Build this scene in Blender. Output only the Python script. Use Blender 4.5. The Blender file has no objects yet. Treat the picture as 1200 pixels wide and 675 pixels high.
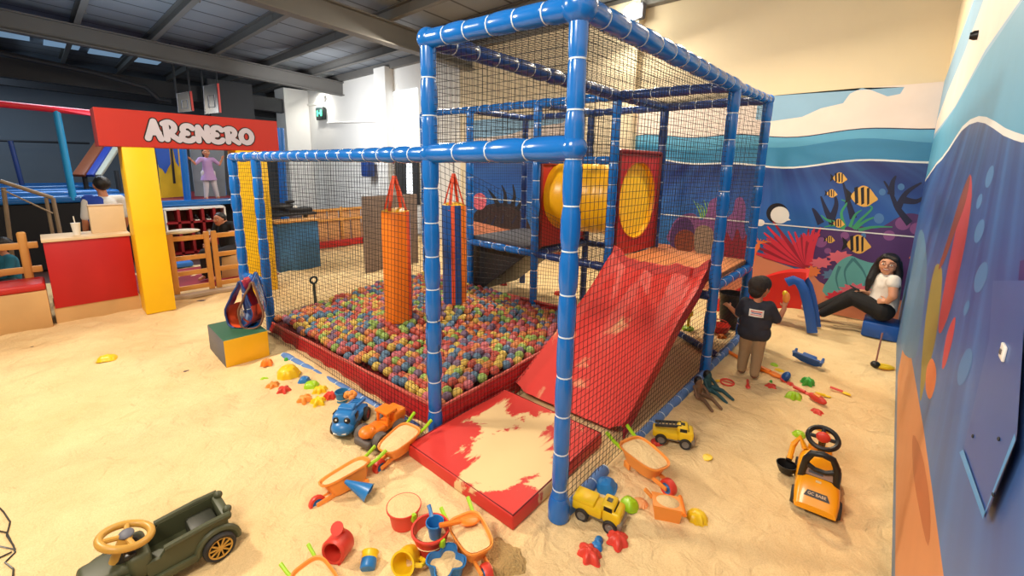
import bpy, bmesh, math, random
from mathutils import Vector, Matrix, noise
random.seed(7)
V = Vector
PI = math.pi
C = bpy.context.scene.collection

# ------------------------------------------------------------------ camera (solved from the photograph)
FPX, PITCH, ROLL, YAW, HCAM, PCY = 504.2172, 0.1894, 0.016, 0.7356, 2.1, 290.18
_fw = V((-math.sin(YAW) * math.cos(PITCH), math.cos(YAW) * math.cos(PITCH), -math.sin(PITCH)))
_r = V((math.cos(YAW), math.sin(YAW), 0))
_u = _r.cross(_fw)
_r2 = _r * math.cos(ROLL) + _u * math.sin(ROLL)
_u2 = -_r * math.sin(ROLL) + _u * math.cos(ROLL)
def ray(x, y): return _fw + _r2 * ((x - 600) / FPX) - _u2 * ((y - PCY) / FPX)
def atz(x, y, z=0.0):
    d = ray(x, y); t = (z - HCAM) / d.z
    return V((d.x * t, d.y * t, z))
def atY(x, y, Y):
    d = ray(x, y); t = Y / d.y
    return V((d.x * t, Y, HCAM + d.z * t))
def atX(x, y, X):
    d = ray(x, y); t = X / d.x
    return V((X, d.y * t, HCAM + d.z * t))

cam_d = bpy.data.cameras.new('camera'); cam = bpy.data.objects.new('camera', cam_d); C.objects.link(cam)
cam_d.sensor_width = 36; cam_d.lens = FPX / 1200 * 36
cam_d.shift_y = -(337.5 - PCY) / 1200
cam_d.clip_start = 0.02; cam_d.clip_end = 200
M = Matrix((( _r2.x, _u2.x, -_fw.x, 0), (_r2.y, _u2.y, -_fw.y, 0), (_r2.z, _u2.z, -_fw.z, HCAM), (0, 0, 0, 1)))
cam.matrix_world = M
bpy.context.scene.camera = cam

# ------------------------------------------------------------------ materials
def lin(c):
    def f(v):
        v /= 255.0
        return v / 12.92 if v <= 0.04045 else ((v + 0.055) / 1.055) ** 2.4
    return (f(c[0]), f(c[1]), f(c[2]), 1)
_mc = {}
def mat(name, rgb, rough=0.5, metal=0.0, var=0.08, scale=6.0, bump=0.0, bscale=40.0, coat=0.0, emis=0.0, spec=0.5, sss=0.0):
    if name in _mc: return _mc[name]
    m = bpy.data.materials.new(name); m.use_nodes = True
    nt = m.node_tree; b = nt.nodes['Principled BSDF']
    tc = nt.nodes.new('ShaderNodeTexCoord')
    n = nt.nodes.new('ShaderNodeTexNoise'); n.inputs['Scale'].default_value = scale; n.inputs['Detail'].default_value = 4
    nt.links.new(tc.outputs['Object'], n.inputs['Vector'])
    mx = nt.nodes.new('ShaderNodeMix'); mx.data_type = 'RGBA'
    c = lin(rgb)
    mx.inputs['A'].default_value = tuple(max(0, v * (1 - var)) for v in c[:3]) + (1,)
    mx.inputs['B'].default_value = tuple(min(1, v * (1 + var)) for v in c[:3]) + (1,)
    nt.links.new(n.outputs['Fac'], mx.inputs['Factor'])
    nt.links.new(mx.outputs['Result'], b.inputs['Base Color'])
    b.inputs['Roughness'].default_value = rough; b.inputs['Metallic'].default_value = metal
    b.inputs['Specular IOR Level'].default_value = spec
    b.inputs['Coat Weight'].default_value = coat
    if sss: b.inputs['Subsurface Weight'].default_value = sss; b.inputs['Subsurface Radius'].default_value = (.02, .008, .004)
    if emis:
        nt.links.new(mx.outputs['Result'], b.inputs['Emission Color']); b.inputs['Emission Strength'].default_value = emis
    if bump:
        n2 = nt.nodes.new('ShaderNodeTexNoise'); n2.inputs['Scale'].default_value = bscale; n2.inputs['Detail'].default_value = 5
        nt.links.new(tc.outputs['Object'], n2.inputs['Vector'])
        bp = nt.nodes.new('ShaderNodeBump'); bp.inputs['Strength'].default_value = bump; bp.inputs['Distance'].default_value = 0.02
        nt.links.new(n2.outputs['Fac'], bp.inputs['Height']); nt.links.new(bp.outputs['Normal'], b.inputs['Normal'])
    _mc[name] = m
    return m

def sand_material():
    m = bpy.data.materials.new('sand'); m.use_nodes = True; nt = m.node_tree; b = nt.nodes['Principled BSDF']
    tc = nt.nodes.new('ShaderNodeTexCoord')
    big = nt.nodes.new('ShaderNodeTexNoise'); big.inputs['Scale'].default_value = 1.1; big.inputs['Detail'].default_value = 5; big.inputs['Roughness'].default_value = .6
    fine = nt.nodes.new('ShaderNodeTexNoise'); fine.inputs['Scale'].default_value = 140; fine.inputs['Detail'].default_value = 3
    foot = nt.nodes.new('ShaderNodeTexNoise'); foot.inputs['Scale'].default_value = 7; foot.inputs['Detail'].default_value = 6; foot.inputs['Roughness'].default_value = .55; foot.inputs['Distortion'].default_value = .6
    for n in (big, fine, foot): nt.links.new(tc.outputs['Object'], n.inputs['Vector'])
    r = nt.nodes.new('ShaderNodeValToRGB')
    r.color_ramp.elements[0].position = .3; r.color_ramp.elements[0].color = lin((224, 190, 138))
    r.color_ramp.elements[1].position = .7; r.color_ramp.elements[1].color = lin((241, 214, 164))
    nt.links.new(big.outputs['Fac'], r.inputs['Fac'])
    mx = nt.nodes.new('ShaderNodeMix'); mx.data_type = 'RGBA'; mx.blend_type = 'MULTIPLY'; mx.inputs['Factor'].default_value = .25
    r2 = nt.nodes.new('ShaderNodeValToRGB'); r2.color_ramp.elements[0].position = .35; r2.color_ramp.elements[0].color = (.55, .5, .42, 1); r2.color_ramp.elements[1].position = .6
    nt.links.new(fine.outputs['Fac'], r2.inputs['Fac'])
    nt.links.new(r.outputs['Color'], mx.inputs['A']); nt.links.new(r2.outputs['Color'], mx.inputs['B'])
    nt.links.new(mx.outputs['Result'], b.inputs['Base Color'])
    b.inputs['Roughness'].default_value = .9; b.inputs['Specular IOR Level'].default_value = .2
    b1 = nt.nodes.new('ShaderNodeBump'); b1.inputs['Strength'].default_value = 1.0; b1.inputs['Distance'].default_value = .042
    b2 = nt.nodes.new('ShaderNodeBump'); b2.inputs['Strength'].default_value = .35; b2.inputs['Distance'].default_value = .004
    nt.links.new(foot.outputs['Fac'], b1.inputs['Height']); nt.links.new(fine.outputs['Fac'], b2.inputs['Height'])
    nt.links.new(b1.outputs['Normal'], b2.inputs['Normal']); nt.links.new(b2.outputs['Normal'], b.inputs['Normal'])
    return m

def sandy_vinyl(name, rgb, lo, hi, axis_bias=None):
    """red vinyl partly covered with drifted sand; mask = noise + a bias along object axes"""
    m = bpy.data.materials.new(name); m.use_nodes = True; nt = m.node_tree; b = nt.nodes['Principled BSDF']
    tc = nt.nodes.new('ShaderNodeTexCoord')
    mp = nt.nodes.new('ShaderNodeMapping'); mp.inputs['Scale'].default_value = (2.6, 1.6, 1.5)
    nt.links.new(tc.outputs['Object'], mp.inputs['Vector'])
    n = nt.nodes.new('ShaderNodeTexNoise'); n.inputs['Scale'].default_value = 1.0; n.inputs['Detail'].default_value = 7; n.inputs['Roughness'].default_value = .62; n.inputs['Distortion'].default_value = .5
    nt.links.new(mp.outputs['Vector'], n.inputs['Vector'])
    src = n.outputs['Fac']
    if axis_bias:
        cx, cy, rx, ry, wgt, nx, ny = axis_bias
        sx = nt.nodes.new('ShaderNodeSeparateXYZ'); nt.links.new(tc.outputs['Object'], sx.inputs[0])
        def mth(op, a, bb):
            q = nt.nodes.new('ShaderNodeMath'); q.operation = op
            for i, v in enumerate((a, bb)):
                if isinstance(v, (int, float)): q.inputs[i].default_value = v
                else: nt.links.new(v, q.inputs[i])
            return q.outputs[0]
        dx = mth('DIVIDE', mth('SUBTRACT', sx.outputs['X'], cx), rx)
        dy = mth('DIVIDE', mth('SUBTRACT', sx.outputs['Y'], cy), ry)
        d = mth('SQRT', mth('ADD', mth('MULTIPLY', dx, dx), mth('MULTIPLY', dy, dy)), 0)
        src = mth('ADD', mth('MULTIPLY', mth('SUBTRACT', 1.0, d), wgt), mth('ADD', mth('MULTIPLY', mth('SUBTRACT', n.outputs['Fac'], .5), 1.9), .5))
    r = nt.nodes.new('ShaderNodeValToRGB')
    r.color_ramp.elements[0].position = lo; r.color_ramp.elements[0].color = (0, 0, 0, 1)
    r.color_ramp.elements[1].position = hi; r.color_ramp.elements[1].color = (1, 1, 1, 1)
    nt.links.new(src, r.inputs['Fac'])
    mx = nt.nodes.new('ShaderNodeMix'); mx.data_type = 'RGBA'
    mx.inputs['A'].default_value = lin(rgb); mx.inputs['B'].default_value = lin((228, 197, 146))
    nt.links.new(r.outputs['Color'], mx.inputs['Factor']); nt.links.new(mx.outputs['Result'], b.inputs['Base Color'])
    mr = nt.nodes.new('ShaderNodeMapRange'); mr.inputs['To Min'].default_value = .45; mr.inputs['To Max'].default_value = .95
    mr.inputs['To Min'].default_value = .55; nt.links.new(r.outputs['Color'], mr.inputs['Value']); nt.links.new(mr.outputs['Result'], b.inputs['Roughness'])
    bp = nt.nodes.new('ShaderNodeBump'); bp.inputs['Strength'].default_value = .4; bp.inputs['Distance'].default_value = .01
    nt.links.new(r.outputs['Color'], bp.inputs['Height']); nt.links.new(bp.outputs['Normal'], b.inputs['Normal'])
    return m

SAND = sand_material()
BLUE = mat('blue_vinyl_foam', (16, 104, 190), .22, var=.1, scale=3, coat=.3)
NAVYSHADE = mat('navy_and_shaded_blue_foam', (26, 62, 128), .3, var=.1)  # navy; on the cage it is blue foam with shade painted in
DUSTBLUE = mat('sandy_blue_foam', (92, 130, 190), .6, var=.25, scale=9)
TIE = mat('white_cable_tie', (205, 222, 236), .4)
NETM = mat('black_netting', (16, 17, 22), .8)
REDV = mat('red_vinyl', (190, 34, 32), .4, var=.12, bump=.25, bscale=5)
DARKRED = mat('dark_red_vinyl', (120, 20, 24), .5)
YELV = mat('yellow_vinyl', (236, 180, 22), .4)
TUBEY = mat('yellow_tube_plastic', (236, 176, 20), .35, var=.06)
BLACKV = mat('black_vinyl', (26, 27, 32), .45)
GREENV = mat('dark_green_vinyl', (42, 92, 66), .6, var=.2)
GREYV = mat('grey_vinyl', (96, 98, 110), .55)
ORANGEV = mat('orange_vinyl', (240, 128, 30), .4)
REDO = mat('red_orange_vinyl', (226, 84, 40), .45)
STRAP = mat('orange_red_webbing', (206, 66, 30), .7)
STEEL = mat('galvanised_chain', (150, 152, 156), .35, metal=.9)
WHITE = mat('white_plastic', (232, 230, 224), .4)
BLACK = mat('black_plastic', (18, 18, 20), .4)
PINE = mat('varnished_pine', (214, 156, 82), .45, var=.18, scale=4)
PLY = mat('pale_plywood', (206, 164, 110), .6, var=.15, scale=3)
CREAM = mat('cream_board', (226, 200, 164), .6)
COUNTERRED = mat('painted_red_board', (186, 18, 26), .5, var=.14, scale=2)
SIGNRED = mat('sign_orange_red', (178, 36, 24), .5, var=.05)
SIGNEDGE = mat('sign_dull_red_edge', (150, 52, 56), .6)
PILLARY = mat('pillar_yellow', (246, 196, 10), .45, var=.04)
LETTER = mat('letter_grey', (186, 182, 196), .5)
LETTEREDGE = mat('letter_black_outline', (22, 12, 14), .6)
WALLW = mat('white_plaster', (226, 224, 218), .8, var=.05, scale=1.5, bump=.1, bscale=8)
WALLC = mat('cream_plaster', (222, 208, 178), .85, var=.07, scale=1.2, bump=.12, bscale=6)
WALLB = mat('blue_grey_far_wall', (92, 102, 112), .85, var=.12, scale=.8)
ROOF = mat('grey_roof_sheet', (132, 138, 144), .6, var=.15, scale=.7)
BEAM = mat('grey_painted_steel', (104, 102, 98), .6, var=.14, scale=1.5)
DARKSTEEL = mat('dark_steel', (38, 40, 44), .6)
SKIN = mat('warm_skin', (186, 124, 92), .5, sss=.1)
SKIN2 = mat('light_tan_skin', (206, 148, 116), .5, sss=.1)
HAIR = mat('black_hair', (18, 14, 14), .45, bump=.4, bscale=60)
LIME = mat('lime_plastic', (160, 206, 30), .35)
TOYO = mat('peach_orange_plastic', (240, 148, 62), .4)
TOYR = mat('coral_red_plastic', (214, 64, 50), .4)
TOYB = mat('sky_blue_plastic', (40, 120, 190), .35)
TOYY = mat('yellow_toy_plastic', (238, 198, 30), .35)
TOYPEACH = mat('pale_peach_plastic', (238, 168, 110), .4)
TOYG = mat('green_toy_plastic', (66, 168, 66), .4)
DBLUE = mat('deep_blue_plastic', (30, 80, 150), .35)
TYRE = mat('dark_rubber', (44, 42, 42), .7)
GREYP = mat('dark_grey_plastic', (92, 84, 80), .6)
OLIVE = mat('olive_green_plastic', (72, 76, 54), .5, var=.1)
OLIVED = mat('dark_olive_plastic', (44, 46, 36), .5)
TAN = mat('mustard_tan_plastic', (196, 150, 66), .4)
CARY = mat('amber_yellow_plastic', (244, 164, 16), .3, coat=.2)

# ------------------------------------------------------------------ mesh helpers
class MB:
    def __init__(s): s.bm = bmesh.new(); s.mi = 0; s.mats = []
    def m(s, material):
        if material not in s.mats: s.mats.append(material)
        s.mi = s.mats.index(material); return s
    def _mark(s, n0):
        s.bm.faces.ensure_lookup_table()
        for f in s.bm.faces[n0:]: f.material_index = s.mi
    def box(s, c, size, rot=None, bev=0.0, seg=2):
        n0 = len(s.bm.faces)
        t = bmesh.new(); bmesh.ops.create_cube(t, size=1)
        bmesh.ops.scale(t, vec=V(size), verts=t.verts)
        if bev: bmesh.ops.bevel(t, geom=t.edges[:], offset=min(bev, min(size) * .45), segments=seg, affect='EDGES', profile=.5)
        mx = Matrix.Translation(V(c))
        if rot is not None: mx = mx @ (rot.to_4x4() if not isinstance(rot, tuple) else (Matrix.Rotation(rot[2], 4, 'Z') @ Matrix.Rotation(rot[1], 4, 'Y') @ Matrix.Rotation(rot[0], 4, 'X')))
        bmesh.ops.transform(t, matrix=mx, verts=t.verts)
        s._merge(t); s._mark(n0); return s
    def _merge(s, t):
        mp = {v: s.bm.verts.new(v.co) for v in t.verts}
        for f in t.faces:
            try: s.bm.faces.new([mp[v] for v in f.verts])
            except ValueError: pass
        t.free()
    def bar(s, p, q, w, h, bev=0.0):
        p, q = V(p), V(q); d = q - p
        rot = d.to_track_quat('X', 'Z').to_matrix()
        return s.box((p + q) / 2, (d.length, w, h), rot, bev)
    def tube(s, pts, rad, n=10, cap=True, closed=False, scale2=1.0):
        pts = [V(p) for p in pts]; k = len(pts)
        rad = list(rad) if hasattr(rad, '__len__') else [rad] * k
        n0 = len(s.bm.faces); rings = []; prev = None
        for i in range(k):
            a = pts[(i - 1) % k] if (closed or i > 0) else pts[i]
            b = pts[(i + 1) % k] if (closed or i < k - 1) else pts[i]
            t = (b - a)
            t = t.normalized() if t.length > 1e-9 else V((0, 0, 1))
            if prev is None:
                nrm = t.orthogonal().normalized()
                if abs(t.z) < .9:
                    nrm = t.cross(V((0, 0, 1))).normalized()
            else:
                nrm = prev - t * prev.dot(t)
                nrm = nrm.normalized() if nrm.length > 1e-6 else t.orthogonal().normalized()
            prev = nrm; bi = t.cross(nrm)
            rings.append([s.bm.verts.new(pts[i] + (nrm * math.cos(2 * PI * j / n) + bi * math.sin(2 * PI * j / n) * scale2) * rad[i]) for j in range(n)])
        rng = range(k) if closed else range(k - 1)
        for i in rng:
            A, B = rings[i], rings[(i + 1) % k]
            for j in range(n):
                s.bm.faces.new((A[j], A[(j + 1) % n], B[(j + 1) % n], B[j]))
        if cap and not closed:
            s.bm.faces.new(rings[0][::-1]); s.bm.faces.new(rings[-1])
        s._mark(n0); return s
    def lathe(s, prof, c=(0, 0, 0), axis=(0, 0, 1), n=24, mod=None, cap=(False, False)):
        """prof: [(r, h)] along axis; mod(theta) scales r"""
        c = V(c); ax = V(axis).normalized(); q = V((0, 0, 1)).rotation_difference(ax)
        n0 = len(s.bm.faces); rings = []
        for r, h in prof:
            rings.append([s.bm.verts.new(c + q @ V((r * (mod(2 * PI * j / n) if mod else 1) * math.cos(2 * PI * j / n), r * (mod(2 * PI * j / n) if mod else 1) * math.sin(2 * PI * j / n), h))) for j in range(n)])
        for A, B in zip(rings, rings[1:]):
            for j in range(n): s.bm.faces.new((A[j], A[(j + 1) % n], B[(j + 1) % n], B[j]))
        if cap[0]: s.bm.faces.new(rings[0][::-1])
        if cap[1]: s.bm.faces.new(rings[-1])
        s._mark(n0); return s
    def sphere(s, c, r, sc=(1, 1, 1), rot=None, u=16, v=10):
        n0 = len(s.bm.faces); t = bmesh.new(); bmesh.ops.create_uvsphere(t, u_segments=u, v_segments=v, radius=r)
        mx = Matrix.Translation(V(c)) @ (rot.to_4x4() if rot else Matrix.Identity(4)) @ Matrix.Diagonal((*sc, 1))
        bmesh.ops.transform(t, matrix=mx, verts=t.verts); s._merge(t); s._mark(n0); return s
    def poly(s, pts, thick=None):
        """flat polygon; with thick (vector) an extruded prism"""
        n0 = len(s.bm.faces); A = [s.bm.verts.new(V(p)) for p in pts]
        s.bm.faces.new(A)
        if thick is not None:
            B = [s.bm.verts.new(V(p) + V(thick)) for p in pts]
            s.bm.faces.new(B[::-1])
            for i in range(len(A)):
                j = (i + 1) % len(A); s.bm.faces.new((A[j], A[i], B[i], B[j]))
        s._mark(n0); return s
    def grid(s, fn, nu, nv):
        n0 = len(s.bm.faces)
        R = [[s.bm.verts.new(V(fn(i / nu, j / nv))) for j in range(nv + 1)] for i in range(nu + 1)]
        for i in range(nu):
            for j in range(nv): s.bm.faces.new((R[i][j], R[i + 1][j], R[i + 1][j + 1], R[i][j + 1]))
        s._mark(n0); return s
    def build(s, name, material=None, parent=None, world=False, smooth=True, fix=True):
        if fix: bmesh.ops.recalc_face_normals(s.bm, faces=s.bm.faces[:])
        me = bpy.data.meshes.new(name)
        if world and parent is not None:
            bmesh.ops.transform(s.bm, matrix=parent_world(parent).inverted(), verts=s.bm.verts)
        s.bm.to_mesh(me); s.bm.free()
        if material is not None and not s.mats: me.materials.append(material)
        for x in s.mats: me.materials.append(x)
        if smooth:
            for p in me.polygons: p.use_smooth = True
            try: me.set_sharp_from_angle(angle=math.radians(38))
            except Exception: pass
        o = bpy.data.objects.new(name, me); C.objects.link(o)
        if parent is not None: o.parent = parent
        return o
def parent_world(o):
    m = o.matrix_basis.copy() if o.rotation_mode else Matrix.Identity(4)
    m = Matrix.Translation(o.location) @ o.rotation_euler.to_matrix().to_4x4()
    return parent_world(o.parent) @ m if o.parent else m
def thing(name, label, cat, loc=(0, 0, 0), rot=(0, 0, 0), group=None):
    o = bpy.data.objects.new(name, None); C.objects.link(o); o.empty_display_size = .05
    o.location = loc; o.rotation_euler = rot; tag(o, label, cat, group); return o
def tag(o, label, cat, group=None, kind=None):
    o['label'] = label; o['category'] = cat
    if group: o['group'] = group
    if kind: o['kind'] = kind
    return o
def struct(o): o['kind'] = 'structure'; return o
def dup(root, loc, rot=None, label=None):
    r = root.copy(); C.objects.link(r); r.location = loc
    if rot is not None: r.rotation_euler = rot
    if label: r['label'] = label
    for ch in list(root.children):
        c = ch.copy(); C.objects.link(c); c.parent = r
        for g in list(ch.children):
            d = g.copy(); C.objects.link(d); d.parent = c
    return r

def place(o, loc):
    """put a finished mesh thing with its origin at its base"""
    loc = V(loc); o.data.transform(Matrix.Translation(-loc)); o.location = loc; return o

# smooth union of tapered capsules -> one continuous surface
def blob(name, cones, material, parent=None, voxel=.012, smooth=3, world=True):
    b = MB()
    for (p, r, q, t) in cones:
        p, q = V(p), V(q)
        b.sphere(p, r, u=14, v=9)
        if (q - p).length > 1e-4:
            b.sphere(q, t, u=14, v=9); b.tube([p, q], [r, t], n=14)
    o = b.build(name + '_tmp', material)
    md = o.modifiers.new('r', 'REMESH'); md.mode = 'VOXEL'; md.voxel_size = voxel; md.use_smooth_shade = True
    ms = o.modifiers.new('s', 'SMOOTH'); ms.iterations = smooth; ms.factor = .5
    bpy.context.view_layer.update()
    dg = bpy.context.evaluated_depsgraph_get()
    me = bpy.data.meshes.new_from_object(o.evaluated_get(dg)); me.name = name
    old = o.data; bpy.data.objects.remove(o); bpy.data.meshes.remove(old)
    if not me.materials: me.materials.append(material)
    for p in me.polygons: p.use_smooth = True
    if parent is not None and world: me.transform(parent_world(parent).inverted())
    n = bpy.data.objects.new(name, me); C.objects.link(n)
    if parent is not None: n.parent = parent
    return n

# ------------------------------------------------------------------ sand and the setting
WX, WY = 0.21, 7.75           # right wall plane, back wall plane
def hs(x, y):
    a = .030 * noise.noise((x * .9, y * .9, 3)) + .016 * noise.noise((x * 2.4, y * 2.4, 7)) + .013 * noise.noise((x * 5.5, y * 5.5, 1)) + .005 * noise.noise((x * 11, y * 11, 4))
    d = noise.voronoi((x * 3.1 + .4 * noise.noise((x * 2, y * 2, 5)), y * 3.1, 0))[0][0]
    return a - .020 * math.exp(-(d / .26) ** 2) - .006
def on(x, y, dz=0.0):
    p = atz(x, y, 0); p = atz(x, y, hs(p.x, p.y)); p.z = hs(p.x, p.y) + dz; return p
x0, x1, y0, y1 = -10.6, .27, -1.6, WY
b = MB().m(SAND)
b.grid(lambda u, v: (x0 + (x1 - x0) * u, y0 + (y1 - y0) * v, hs(x0 + (x1 - x0) * u, y0 + (y1 - y0) * v)), 300, 258)
struct(b.build('floor', None, None))
b = MB(); b.box((-16, -1, -.09), (26, 20, .1)); b.m(mat('grey_hall_floor', (92, 66, 62), .6))
struct(b.build('floor_hall', mat('grey_hall_floor', (92, 66, 62), .6)))

RZ = lambda y: 5.52 - .055 * y       # underside of the roof sheets
b = MB(); b.m(WALLC).box((-9.6, WY + .1, 2.5), (20.2, .2, 5.4)); wb = struct(b.build('wall_back', None, smooth=False))
XRA, XRB = .27, .0123
def XRf(y): return XRA - XRB * y      # the right wall is turned very slightly
b = MB(); b.m(WALLC).box((XRf(3.1) + .1, 3.1, 2.7), (.2, 9.4, 5.6), rot=(0, 0, XRB)); struct(b.build('wall_right', None, smooth=False))
b = MB(); b.m(WALLB).box((-22.1, -1.0, 2.7), (.2, 20, 6.4)); struct(b.build('wall_left', None, smooth=False))
# left stretch of the back wall is painted white and carries two pilasters
pw = atY(455, 75, WY); pw2 = atY(315, 103, WY)
b = MB().m(WALLW).box(((-19.2 - 8.9) / 2, WY - .02, 2.45), (10.3, .04, 4.9)); struct(b.build('wall_panel', None, smooth=False))
b = MB().m(WALLW).box((pw.x, WY - .18, 2.45), (.62, .3, 4.95)); struct(b.build('trim_1', None, smooth=False))
b = MB().m(WALLW).box((-18.4, WY - .5, 2.4), (.9, .9, 4.9)); struct(b.build('trim_2', None, smooth=False))
b = MB().m(WALLC).box((-4.6, WY - .1, 2.5), (1.4, .18, 5.0)); struct(b.build('trim_3', None, smooth=False))
# roof
nt = ROOF.node_tree; bs_ = nt.nodes['Principled BSDF']; src_ = bs_.inputs['Base Color'].links[0].from_socket
tc_ = nt.nodes.new('ShaderNodeTexCoord'); wv = nt.nodes.new('ShaderNodeTexWave'); wv.inputs['Scale'].default_value = .36; wv.bands_direction = 'X'
nt.links.new(tc_.outputs['Object'], wv.inputs['Vector']); rr_ = nt.nodes.new('ShaderNodeValToRGB'); rr_.color_ramp.elements[0].position = .0; rr_.color_ramp.elements[0].color = (.12, .12, .13, 1); rr_.color_ramp.elements[1].position = .02
nt.links.new(wv.outputs['Fac'], rr_.inputs['Fac']); mm_ = nt.nodes.new('ShaderNodeMix'); mm_.data_type = 'RGBA'; mm_.blend_type = 'MULTIPLY'; mm_.inputs['Factor'].default_value = 1
nt.links.new(src_, mm_.inputs['A']); nt.links.new(rr_.outputs['Color'], mm_.inputs['B']); nt.links.new(mm_.outputs['Result'], bs_.inputs['Base Color'])
b = MB().m(ROOF)
def roof_pt(u, v):
    x = -22 + 22.4 * u; y = -11 + 19 * v
    return (x, y, RZ(y))
b.grid(roof_pt, 160, 2); struct(b.build('ceiling', None, smooth=False))
k = 0
for y in (-8.6, -7.2, -5.8, -4.4, -3.0, -1.6, -.2, 1.2, 2.6, 4.0, 5.4, 6.7):
    b = MB().m(BEAM); z = RZ(y)
    b.box((-11, y, z - .13), (22, .03, .24)); b.box((-11, y - .045, z - .245), (22, .11, .02)); b.box((-11, y - .045, z - .015), (22, .11, .02))
    for i in range(5): b.box((-1.5 - i * 3.1, y + .02, z - .13), (.05, .08, .2))
    k += 1; tag(b.build('roof_purlin', None, smooth=False), 'thin steel roof purlin running lengthwise under the metal roof sheets', 'beam', 'roof purlins')
for x, lb in ((-15.1, 'large grey steel roof beam in the upper left corner of the hall'), (-8.4, 'large brown-grey steel roof beam right of the hall middle, above the tall cage frame')):
    b = MB().m(BEAM)
    za, zb_ = RZ(-11) - .26, RZ(7.7) - .26
    for dz, w, h in ((-.22, .03, .42), (-.43, .24, .03), (-.015, .24, .03)):
        p, q = V((x, -11, za + dz)), V((x, 7.7, zb_ + dz)); b.bar(p, q, w, h)
    tag(b.build('roof_beam', None, smooth=False), lb, 'beam')
b = MB().m(DARKSTEEL)
p = [atX(0, 62, -17), atX(110, 85, -17), atX(170, 102, -17), atX(186, 116, -17), atX(200, 118, -17)]
b.tube(p, .07, 8); tag(b.build('ceiling_pipe', None), 'dark pipe with a bent end hanging under the far left roof', 'pipe')
b = MB().m(BEAM); b.bar((-22, WY - .1, RZ(WY) - .12), (0.2, WY - .1, RZ(WY) - .12), .16, .2)
struct(b.build('trim_4', None, smooth=False))
for i, (dx, lab) in enumerate(((-18.2, 'dark steel beam crossing low under the far left roof, nearer one'), (-20.2, 'dark steel beam crossing low under the far left roof, farther one'))):
    b = MB().m(DARKSTEEL); b.bar((dx, -10, 4.8), (dx, 7.6, 4.15), .3, .5)
    tag(b.build('roof_beam', None, smooth=False), lab, 'beam')

for (x, y, lab) in ((22, 97, 'dim bluish roof skylight at the far left, first from the left edge'), (82, 107, 'dim bluish roof skylight at the far left, second from the left edge'), (132, 116, 'dim bluish roof skylight at the far left, third from the left edge'), (178, 123, 'dim bluish roof skylight at the far left, just above the sign beam')):
    p = atX(x, y, -19.2); b = MB().m(mat('skylight', (120, 150, 178), .5, emis=.7)).box((-19.2, p.y, RZ(p.y) - .04), (1.0, .75, .03)); o = b.build('skylight', None); tag(place(o, (-19.2, p.y, RZ(p.y) - .04)), lab, 'skylight')
# ------------------------------------------------------------------ murals (printed banners)
def ramp_material(name, stops, axis='Z', lo=0, hi=3.2, rays=0.0, rough=.45, fan=None):
    m = bpy.data.materials.new(name); m.use_nodes = True; nt = m.node_tree; bs = nt.nodes['Principled BSDF']
    tc = nt.nodes.new('ShaderNodeTexCoord'); sx = nt.nodes.new('ShaderNodeSeparateXYZ'); nt.links.new(tc.outputs['Object'], sx.inputs[0])
    mr = nt.nodes.new('ShaderNodeMapRange'); mr.inputs['From Min'].default_value = lo; mr.inputs['From Max'].default_value = hi
    nt.links.new(sx.outputs[axis], mr.inputs['Value'])
    r = nt.nodes.new('ShaderNodeValToRGB'); el = r.color_ramp.elements
    while len(el) < len(stops): el.new(.5)
    for e, (p, c) in zip(el, stops): e.position = p; e.color = lin(c)
    nt.links.new(mr.outputs['Result'], r.inputs['Fac'])
    src = r.outputs['Color']
    if rays:
        w = nt.nodes.new('ShaderNodeTexNoise'); w.inputs['Scale'].default_value = 2.2; w.inputs['Detail'].default_value = 3
        mp = nt.nodes.new('ShaderNodeMapping'); mp.inputs['Rotation'].default_value = (0, math.radians(28), 0) if axis == 'Z' and rays > 0 else (0, 0, 0)
        mp.inputs['Scale'].default_value = (2.2, 2.2, .12); nt.links.new(tc.outputs['Object'], mp.inputs['Vector']); nt.links.new(mp.outputs['Vector'], w.inputs['Vector'])
        r2 = nt.nodes.new('ShaderNodeValToRGB'); r2.color_ramp.elements[0].position = .45; r2.color_ramp.elements[1].position = .75
        r2.color_ramp.elements[0].color = (0, 0, 0, 1); r2.color_ramp.elements[1].color = (abs(rays),) * 3 + (1,)
        if fan:
            ax_, o1, o2 = fan
            def mth(op, a, bb=0.0):
                q = nt.nodes.new('ShaderNodeMath'); q.operation = op
                for i_, v_ in enumerate((a, bb)):
                    if isinstance(v_, (int, float)): q.inputs[i_].default_value = v_
                    else: nt.links.new(v_, q.inputs[i_])
                return q.outputs[0]
            ang = mth('ARCTAN2', mth('SUBTRACT', sx.outputs[ax_], o1), mth('SUBTRACT', o2, sx.outputs['Z']))
            cb = nt.nodes.new('ShaderNodeCombineXYZ'); nt.links.new(mth('MULTIPLY', ang, 3.2), cb.inputs[0])
            nt.links.new(cb.outputs[0], w.inputs['Vector'])
            r2.color_ramp.elements[0].position = .38; r2.color_ramp.elements[1].position = .70
        nt.links.new(w.outputs['Fac'], r2.inputs['Fac'])
        mx = nt.nodes.new('ShaderNodeMix'); mx.data_type = 'RGBA'; mx.inputs['B'].default_value = lin((70, 130, 200))
        nt.links.new(r2.outputs['Color'], mx.inputs['Factor']); nt.links.new(src, mx.inputs['A']); src = mx.outputs['Result']
    nt.links.new(src, bs.inputs['Base Color']); bs.inputs['Roughness'].default_value = rough
    return m
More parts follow.
